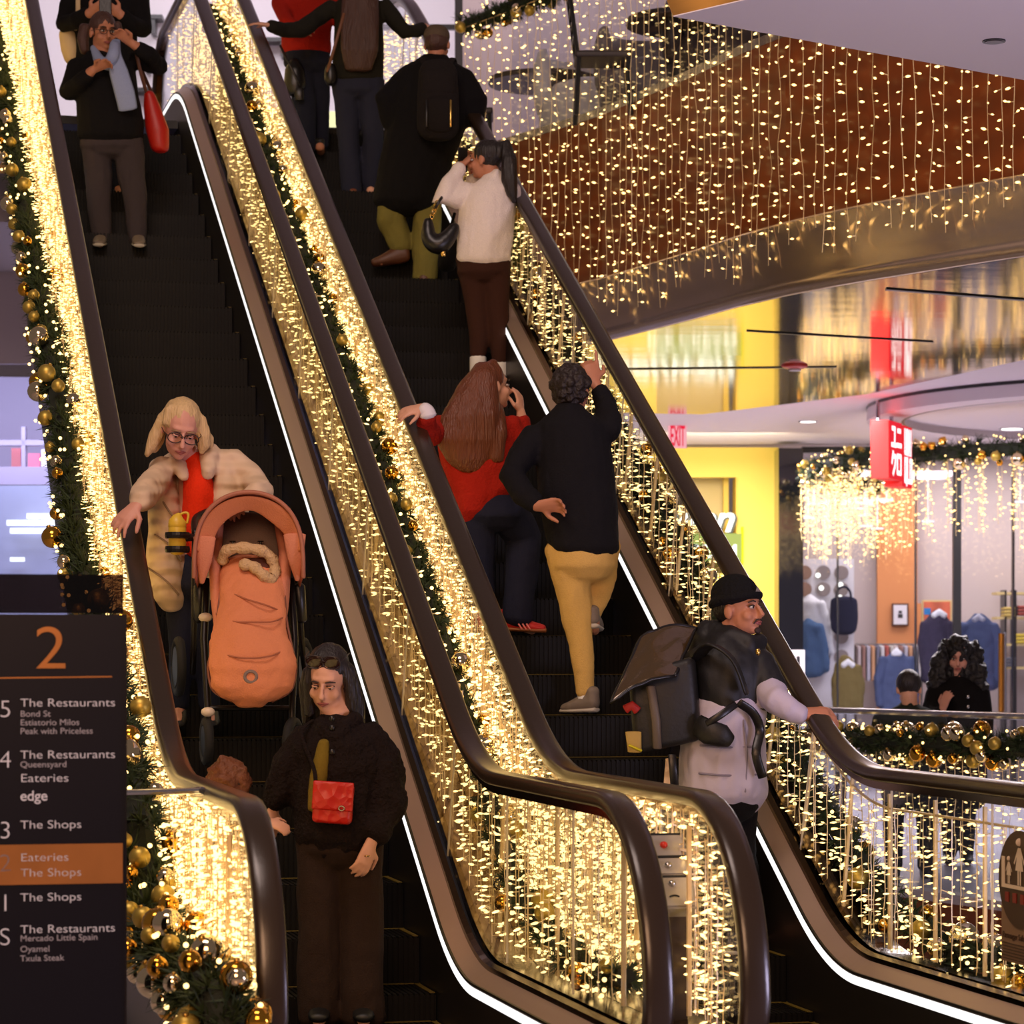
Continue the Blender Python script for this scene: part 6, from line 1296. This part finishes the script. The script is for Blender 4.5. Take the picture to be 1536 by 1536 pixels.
# ---- 13 delivery person
z = tread('R', 11.5); y0 = ypos(11.46, 3.84)
p = Person('person in black beanie and black and white puffer jacket gripping the right handrail', y0, (1104, 1440, z), SK_B)
p.head((1110, 914, 0), FR(52, 6), sc=1.04, neck=(1090, 964, .02))
up_ = [(1088, 962, 30, .12), (1092, 980, 54, .16), (1094, 1010, 60, .18), (1094, 1045, 60, .18), (1092, 1062, 59, .18)]; lo_ = [(1090, 1054, 60, .185), (1084, 1090, 62, .20), (1084, 1140, 66, .21), (1086, 1180, 66, .21), (1086, 1192, 64, .2)]
rd = p.rail(1212, 1072, 4.06, .13)
ra = [(1138, 992, 25, -.04), (1156, 1036, 24, -.1), (1182, 1060, 20, rd), (1208, 1075, 14, rd)]; la = [(1046, 994, 25, .05), (1034, 1050, 23, .12), (1060, 1090, 19, .2), (1090, 1090, 13, .26)]
ll = [(1070, 1185, 36), (1082, 1290, 28), (1096, 1400, 20, -.02), (1100, 1425, 18)]; rl = [(1104, 1185, 34, .06), (1110, 1290, 26, .1), (1128, 1370, 20, .14), (1132, 1400, 18, .14)]
p.trunk(up_, .75); p.trunk(lo_, .72); [p.limb(q, .75) for q in (ra[:3] + [(1210, 1075, 12, rd)], la, ll, rl)]; p.hand((1208, 1070, rd), (.85, .1, -.02), (.1, .6, -.7), .7, -1, 1.12); p.hand((1090, 1090, .26), (.5, .2, -.5), (0, .5, -.5), .6); p.foot((1100, 1430), (1112, 1438, .12)); p.foot((1132, 1404), (1146, 1414, .25)); p.done()
jk = p.cloth('jacket_yoke', mat('puffer_black', (14, 13, 15), .6, bump=.1, bscale=30), [up_], [ra[:1] + [(1152, 1026, 26, -.09), (1158, 1040, 25, -.1)], la[:1] + [(1034, 1050, 24, .12)], [(1060, 962, 20, .06), (1076, 948, 21, .08), (1098, 960, 20, -.04), (1124, 968, 18, -.08), (1140, 962, 14, -.02)], [(1068, 942, 20, .10), (1060, 965, 24, .10), (1056, 985, 20, .08)]], wrinkle=.014)
c_puff = mat('puffer_white', (186, 176, 190), .55, bump=.12, bscale=24); p.cloth('jacket_body', c_puff, [lo_], [[(1154, 1034, 24, -.1), (1166, 1052, 23, rd * .9), (1186, 1064, 19, rd), (1203, 1073, 15, rd)], [(1034, 1048, 23, .12), (1060, 1090, 19, .2), (1084, 1090, 14, .25)]], wrinkle=.018, wscale=7)
for v, hw in ((1118, 63), (1160, 66)): p.tube('quilt_seam', [(1088 - hw * .6, v, 1.6, -.17), (1086, v + 3, 1.6, -.215), (1088 + hw * .7, v + 2, 1.6, -.16)], mat('puffer_seam', (130, 122, 136), .7))
p.tube('quilt_seam', [(1116, 1080, 1.5, -.185), (1120, 1130, 1.5, -.195), (1118, 1188, 1.5, -.19)], mat('puffer_seam', (130, 122, 136), .7))
p.cloth('trousers', c_black, [[(1088, 1180, 56, .17), (1088, 1210, 52, .17)]], [ll, rl], wrinkle=.012)
p.hair(h_dark, cap=(.079, .078, .072), off=(0, -.044, .012)); c_, M3_, sc_, q0 = p.H
bm = BM(); ball(bm, q0(0, -.022, .066), (.093, .112, .092), 18, 12, M3_); loft(bm, [q0(.09 * math.cos(a), -.018 + .105 * math.sin(a), .042 + .012 * math.sin(a)) for a in [2 * math.pi * i / 16 for i in range(17)]], [.020] * 17, seg=8, cap=False); bn = remesh('beanie', bm, fabric('beanie_black', (18, 17, 18), 60, bump=.6), p.root, voxel=.008)
bm = BM(); a, b, c3 = q0(.035, .108, .062), q0(-.002, .112, .062), q0(.02, .108, .086); face(bm, [a, b, c3]); bmesh.ops.solidify(bm, geom=bm.faces[:], thickness=.004); obj('mountain_patch', bm, mat('patch_pale', (170, 160, 150), .6), bn)
for sd in (-1, 1): bm = BM(); loft(bm, [q0(sd * .004, .094, -.052), q0(sd * .02, .09, -.054), q0(sd * .03, .082, -.07)], [.003, .004, .003], seg=6); obj('moustache', bm, m_brow, p.root, smooth=True)
bm = BM(); ball(bm, q0(0, .078, -.098), (.02, .012, .014), 10, 6, M3_); obj('goatee', bm, m_brow, p.root, smooth=True)
p.shoe((1098, 1434, -.06), (1116, 1440, .2), s_black, s_sole); p.shoe((1130, 1408, .06), (1150, 1414, .3), mat('shoe_dkbrown', (70, 40, 26), .5), s_sole)
# delivery backpack, flap open
B = accessory('delivery_backpack', 'big black insulated delivery backpack with its shiny lid flap hanging open', 'backpack', px(995, 1135, y0 - .05)); k = y0 / F; m_pk = mat('pack_nylon', (22, 20, 18), .5, bump=.15, bscale=30); m_foil = mat('flap_shiny', (84, 64, 36), .2, metal=.35, bump=.8, bscale=5, spec=.9, coat=.6)
yb = y0 - .02
bm = BM(); P_ = [(942, 1010), (1040, 985), (1052, 1110), (950, 1134)]
A_ = [px(u, v, yb - .17) for u, v in P_]; B_ = [px(u + 10, v - 4, yb + .22) for u, v in P_]
va = [bm.verts.new(q) for q in A_]; vb = [bm.verts.new(q) for q in B_]; bm.faces.new(va[::-1]); bm.faces.new(vb)
for i in range(4): bm.faces.new((va[i], va[(i + 1) % 4], vb[(i + 1) % 4], vb[i]))
bmesh.ops.bevel(bm, geom=bm.edges[:], offset=.03, segments=3, affect='EDGES', profile=.5); obj('box_body', bm, m_pk, B, smooth=True)
def flap_fn(a, b):
    e0 = lerp(px(1012, 1014, yb - .22), px(1044, 942, yb + .1), b); e1 = lerp(px(916, 1055, yb - .30), px(962, 956, yb + .0), b)
    q = lerp(e0, e1, a); return q + V((0, 0, .03 * math.sin(a * math.pi) + .012 * noise.noise(V((a * 5, b * 4, 2)))))
fl = sheet('lid_flap', flap_fn, 14, 10, m_foil, B, th=.012)
bm = BM(); pts = [flap_fn(0, i / 8) for i in range(9)] + [flap_fn(i / 8, 1) for i in range(1, 9)] + [flap_fn(1, 1 - i / 8) for i in range(1, 9)] + [flap_fn(1 - i / 8, 0) for i in range(1, 9)]; loft(bm, pts, [.008] * len(pts), seg=6, cap=False); obj('flap_binding', bm, m_leather, fl, smooth=True)
piece('grey_panel', [px(976, 1030, yb - .2), px(984, 1080, yb - .19), px(986, 1122, yb - .18)], [(.02, .012)] * 3, mat('panel_greyb', (96, 84, 72), .5), B, fixed=True)
piece('red_tag', [px(938, 1064, yb - .2), px(948, 1058, yb - .2), px(956, 1066, yb - .2)], [(.02, .01)] * 3, mat('tag_red', (170, 30, 20), .6), B); piece('yellow_label', [px(950, 1098, yb - .2), px(952, 1128, yb - .2)], [(.035, .006), (.03, .006)], mat('label_yellow', (176, 146, 70), .6), B, fixed=True); piece('yellow_tab', [px(944, 1118, yb - .21), px(962, 1126, yb - .21)], [(.02, .006)] * 2, mat('tab_yellow', (206, 190, 20), .6), B)
piece('hip_pad', [px(1046, 1088, yb - .2), px(1062, 1098, yb - .24), px(1084, 1104, yb - .25), px(1096, 1112, yb - .24)], [(.05, .02), (.055, .025), (.05, .022), (.03, .015)], m_pk, B, side=(0, 0, 1))
piece('strap', [px(1060, 1086, yb - .26), px(1082, 1072, yb - .26), px(1104, 1056, yb - .24)], [(.016, .005)] * 3, m_leather, B); piece('strap', catmull([px(1108, 1054, yb - .24), px(1130, 1070, yb - .22), px(1140, 1096, yb - .18), px(1134, 1130, yb - .22), px(1144, 1166, yb - .2)], 4), [(.020, .006)] * 17, m_leather, B)
piece('strap', [px(1008, 1132, yb - .16), px(1012, 1180, yb - .15)], [(.018, .005)] * 2, m_leather, B, fixed=True); piece('pale_strap', [px(1006, 1138, yb - .12), px(1002, 1188, yb - .12)], [(.022, .005)] * 2, c_cream, B, fixed=True)
piece('shoulder_strap', catmull([px(1044, 990, yb - .05), px(1066, 968, yb - .2), px(1100, 990, yb - .24), px(1120, 1040, yb - .22)], 5), [(.03, .010)] * 16, m_pk, B)
bm = BM(); ball(bm, px(1137, 978, y0 - .22), (.012, .008, .016), 8, 6); obj('gold_zip', bm, m_goldhw, jk, smooth=True)

# ---- 14, 15 people by the shop
y0 = 18.7
p = Person('person with short black hair in dark green jacket sitting with back to the railing', y0, (1364, 1320, 0.0), SK_A)
p.head((1363, 1034, 0), FR(176, -30), sc=1.02, neck=(1365, 1066, -.02), features=False)
tr = [(1365, 1058, 16, .08), (1365, 1072, 46, .12), (1365, 1110, 50, .15), (1365, 1160, 44, .15), (1365, 1190, 42, .16)]
la = [(1324, 1078, 15), (1314, 1120, 14), (1330, 1150, 11, .2)]; ra = [(1406, 1078, 15), (1416, 1120, 14), (1400, 1150, 11, .2)]
ll = [(1346, 1190, 20), (1340, 1195, 18, .35), (1342, 1300, 13, .38)]; rl = [(1384, 1190, 20), (1390, 1195, 18, .35), (1388, 1300, 13, .38)]
p.trunk(tr); [p.limb(q) for q in (la, ra, ll, rl)]; p.hand((1330, 1150, .2), (.7, .5, 0), (0, 0, -1), .4); p.hand((1400, 1150, .2), (-.7, .5, 0), (0, 0, -1), .4); p.foot((1342, 1306, .38), (1340, 1314, .5)); p.foot((1388, 1306, .38), (1390, 1314, .5)); p.done(.009)
p.cloth('jacket', c_dgreen, [tr], [la, ra, [(1350, 1064, 6, 0), (1365, 1058, 7, -.06), (1380, 1064, 6, 0)]], voxel=.013); p.cloth('trousers', c_jean, [[(1365, 1180, 38, .14), (1365, 1198, 38, .15)]], [ll, rl], voxel=.013); p.hair(h_dark, cap=(.085, .103, .095), off=(0, -.02, .034))
p.shoe((1342, 1312, .34), (1340, 1320, .55), s_black); p.shoe((1388, 1312, .34), (1390, 1320, .55), s_black)
y0 = 20.3
p = Person('person with long curly black hair in black coat walking past the clothes shop', y0, (1437, 1296, 0.0), SK_C)
p.head((1438, 984, 0), FR(-12, -14), sc=1.1, neck=(1437, 1020))
tr = [(1437, 1018, 16, .08), (1437, 1032, 40, .12), (1436, 1070, 42, .14), (1436, 1120, 42, .16), (1437, 1170, 44, .17), (1437, 1200, 44, .17)]
la = [(1402, 1038, 14), (1396, 1060, 13, -.06), (1408, 1072, 11, -.2), (1414, 1064, 8, -.24)]; ra = [(1470, 1038, 14), (1478, 1080, 13), (1476, 1118, 10, -.04), (1474, 1130, 8, -.04)]
ll = [(1424, 1195, 16), (1424, 1240, 13), (1424, 1284, 10)]; rl = [(1450, 1195, 16), (1450, 1240, 13), (1450, 1284, 10)]
p.trunk(tr); [p.limb(q) for q in (la, ra, ll, rl)]; p.hand((1414, 1064, -.24), (.2, -.2, .8), (.5, .5, 0), .6, 1, 1.0); p.hand((1474, 1130, -.04), (0, -.1, -1), (-1, 0, 0), .5); p.foot((1424, 1288), (1422, 1294, -.12)); p.foot((1450, 1288), (1452, 1294, -.12)); p.done(.008)
ct = p.cloth('coat', c_black, [tr], [la[:3] + [(1413, 1067, 9, -.23)], ra], voxel=.013); p.cloth('trousers', c_jean, [], [ll, rl], voxel=.013)
for v in (1045, 1060): bm = BM(); ball(bm, p.J((1452, v, -.16)), (.014, .008, .014), 8, 6); obj('coat_button', bm, m_steel, ct, smooth=True)
p.hair(mat('hair_black_curly', (16, 13, 13), .45, bump=.8, bscale=40), [[(1420, 968, 11, .02), (1410, 1000, 14, .02), (1406, 1030, 14, 0)], [(1458, 968, 11, .02), (1464, 1000, 14, .02), (1468, 1034, 14, 0)], [(1438, 975, 24, .07), (1438, 1020, 30, .09)]], wrinkle=.03, wscale=24, wdir=(1, 1, 1), voxel=.010, cap=(.092, .106, .104))
p.shoe((1424, 1292, .06), (1422, 1297, -.16), s_black); p.shoe((1450, 1292, .06), (1452, 1297, -.16), s_black)
# ================================================================= light
w = bpy.data.worlds.new('world'); SC.world = w; w.use_nodes = True
w.node_tree.nodes['Background'].inputs[0].default_value = lin((200, 176, 170)); w.node_tree.nodes['Background'].inputs[1].default_value = .22
for x in (-5, -2.5, 0):
    lamp('upper_hall_light', 'AREA', (x, 27.5, 10.0), 130, (255, 244, 252), 2.0, target=(x, 30, 5.5))
for x in (3, 6): lamp('upper_hall_light', 'AREA', (x, 25.5, 10.0), 60, (255, 240, 240), 2.0, target=(x, 27, 5.5))
for p_ in ((2.0, 28.4), (4.6, 28.4), (4.6, 22.5), (2.6, 24.5)): lamp('hall_light', 'AREA', p_ + (3.74,), 215, (255, 244, 250), 1.6, target=p_ + (0,))
lamp('yellow_wall_fill', 'AREA', (2.2, 29.2, 3.75), 75, (255, 240, 190), 1.5, target=(2.2, 31, 2))  # added fill that brightens the yellow shop wall; no fixture hangs here
for x in (4.0, 5.3, 6.6): lamp('shop_light', 'AREA', (x, 32.3, 3.85), 40, (255, 240, 235), 1.0, target=(x, 32.6, 0))
lamp('left_hall_light', 'AREA', (-5, 27, 4.2), 130, (225, 225, 255), 2.0, target=(-5.5, 30, 1.5))
lamp('front_fill', 'AREA', (-1.2, 2.0, 4.3), 300, (255, 196, 150), 3.0, target=(.2, 13, 2))  # added unseen fill lighting people and pushchair from the camera side
lamp('fascia_fill', 'AREA', (-2, 7, 9.5), 460, (255, 226, 214), 4.0, target=(1.5, 17, 4.4))  # added unseen fill to brighten the metal band under the fascia
lamp('slab_bounce_fill', 'AREA', (4.2, 7.5, .6), 170, (226, 214, 255), 1.5, target=(2.8, 11.5, 4.46))  # added lamp standing in for bounced light on the near slab's underside
# ================================================================= camera and picture settings
cd = bpy.data.cameras.new('camera'); cam = bpy.data.objects.new('camera', cd); COL.objects.link(cam)
cam.location = (0, 0, CAMZ); cam.rotation_euler = (math.pi / 2, 0, 0)
cd.sensor_width = 36; cd.lens = 36 * F / 1536; cd.shift_y = (HZ - 768) / 1536; cd.clip_end = 200; cd.clip_start = .1
cd.dof.use_dof = True; cd.dof.focus_distance = 12.3; cd.dof.aperture_fstop = 5.6
SC.camera = cam
SC.view_settings.view_transform = 'Standard'; SC.view_settings.look = 'None'; SC.view_settings.gamma = 1; SC.view_settings.exposure = 0.0
SC.view_settings.use_curve_mapping = False
SC.cycles.sample_clamp_indirect = 2.0; SC.cycles.sample_clamp_direct = 0
SC.cycles.max_bounces = 8; SC.cycles.transparent_max_bounces = 24; SC.cycles.diffuse_bounces = 3; SC.cycles.glossy_bounces = 4
SC.cycles.use_denoising = True
SC.cycles.use_light_tree = True
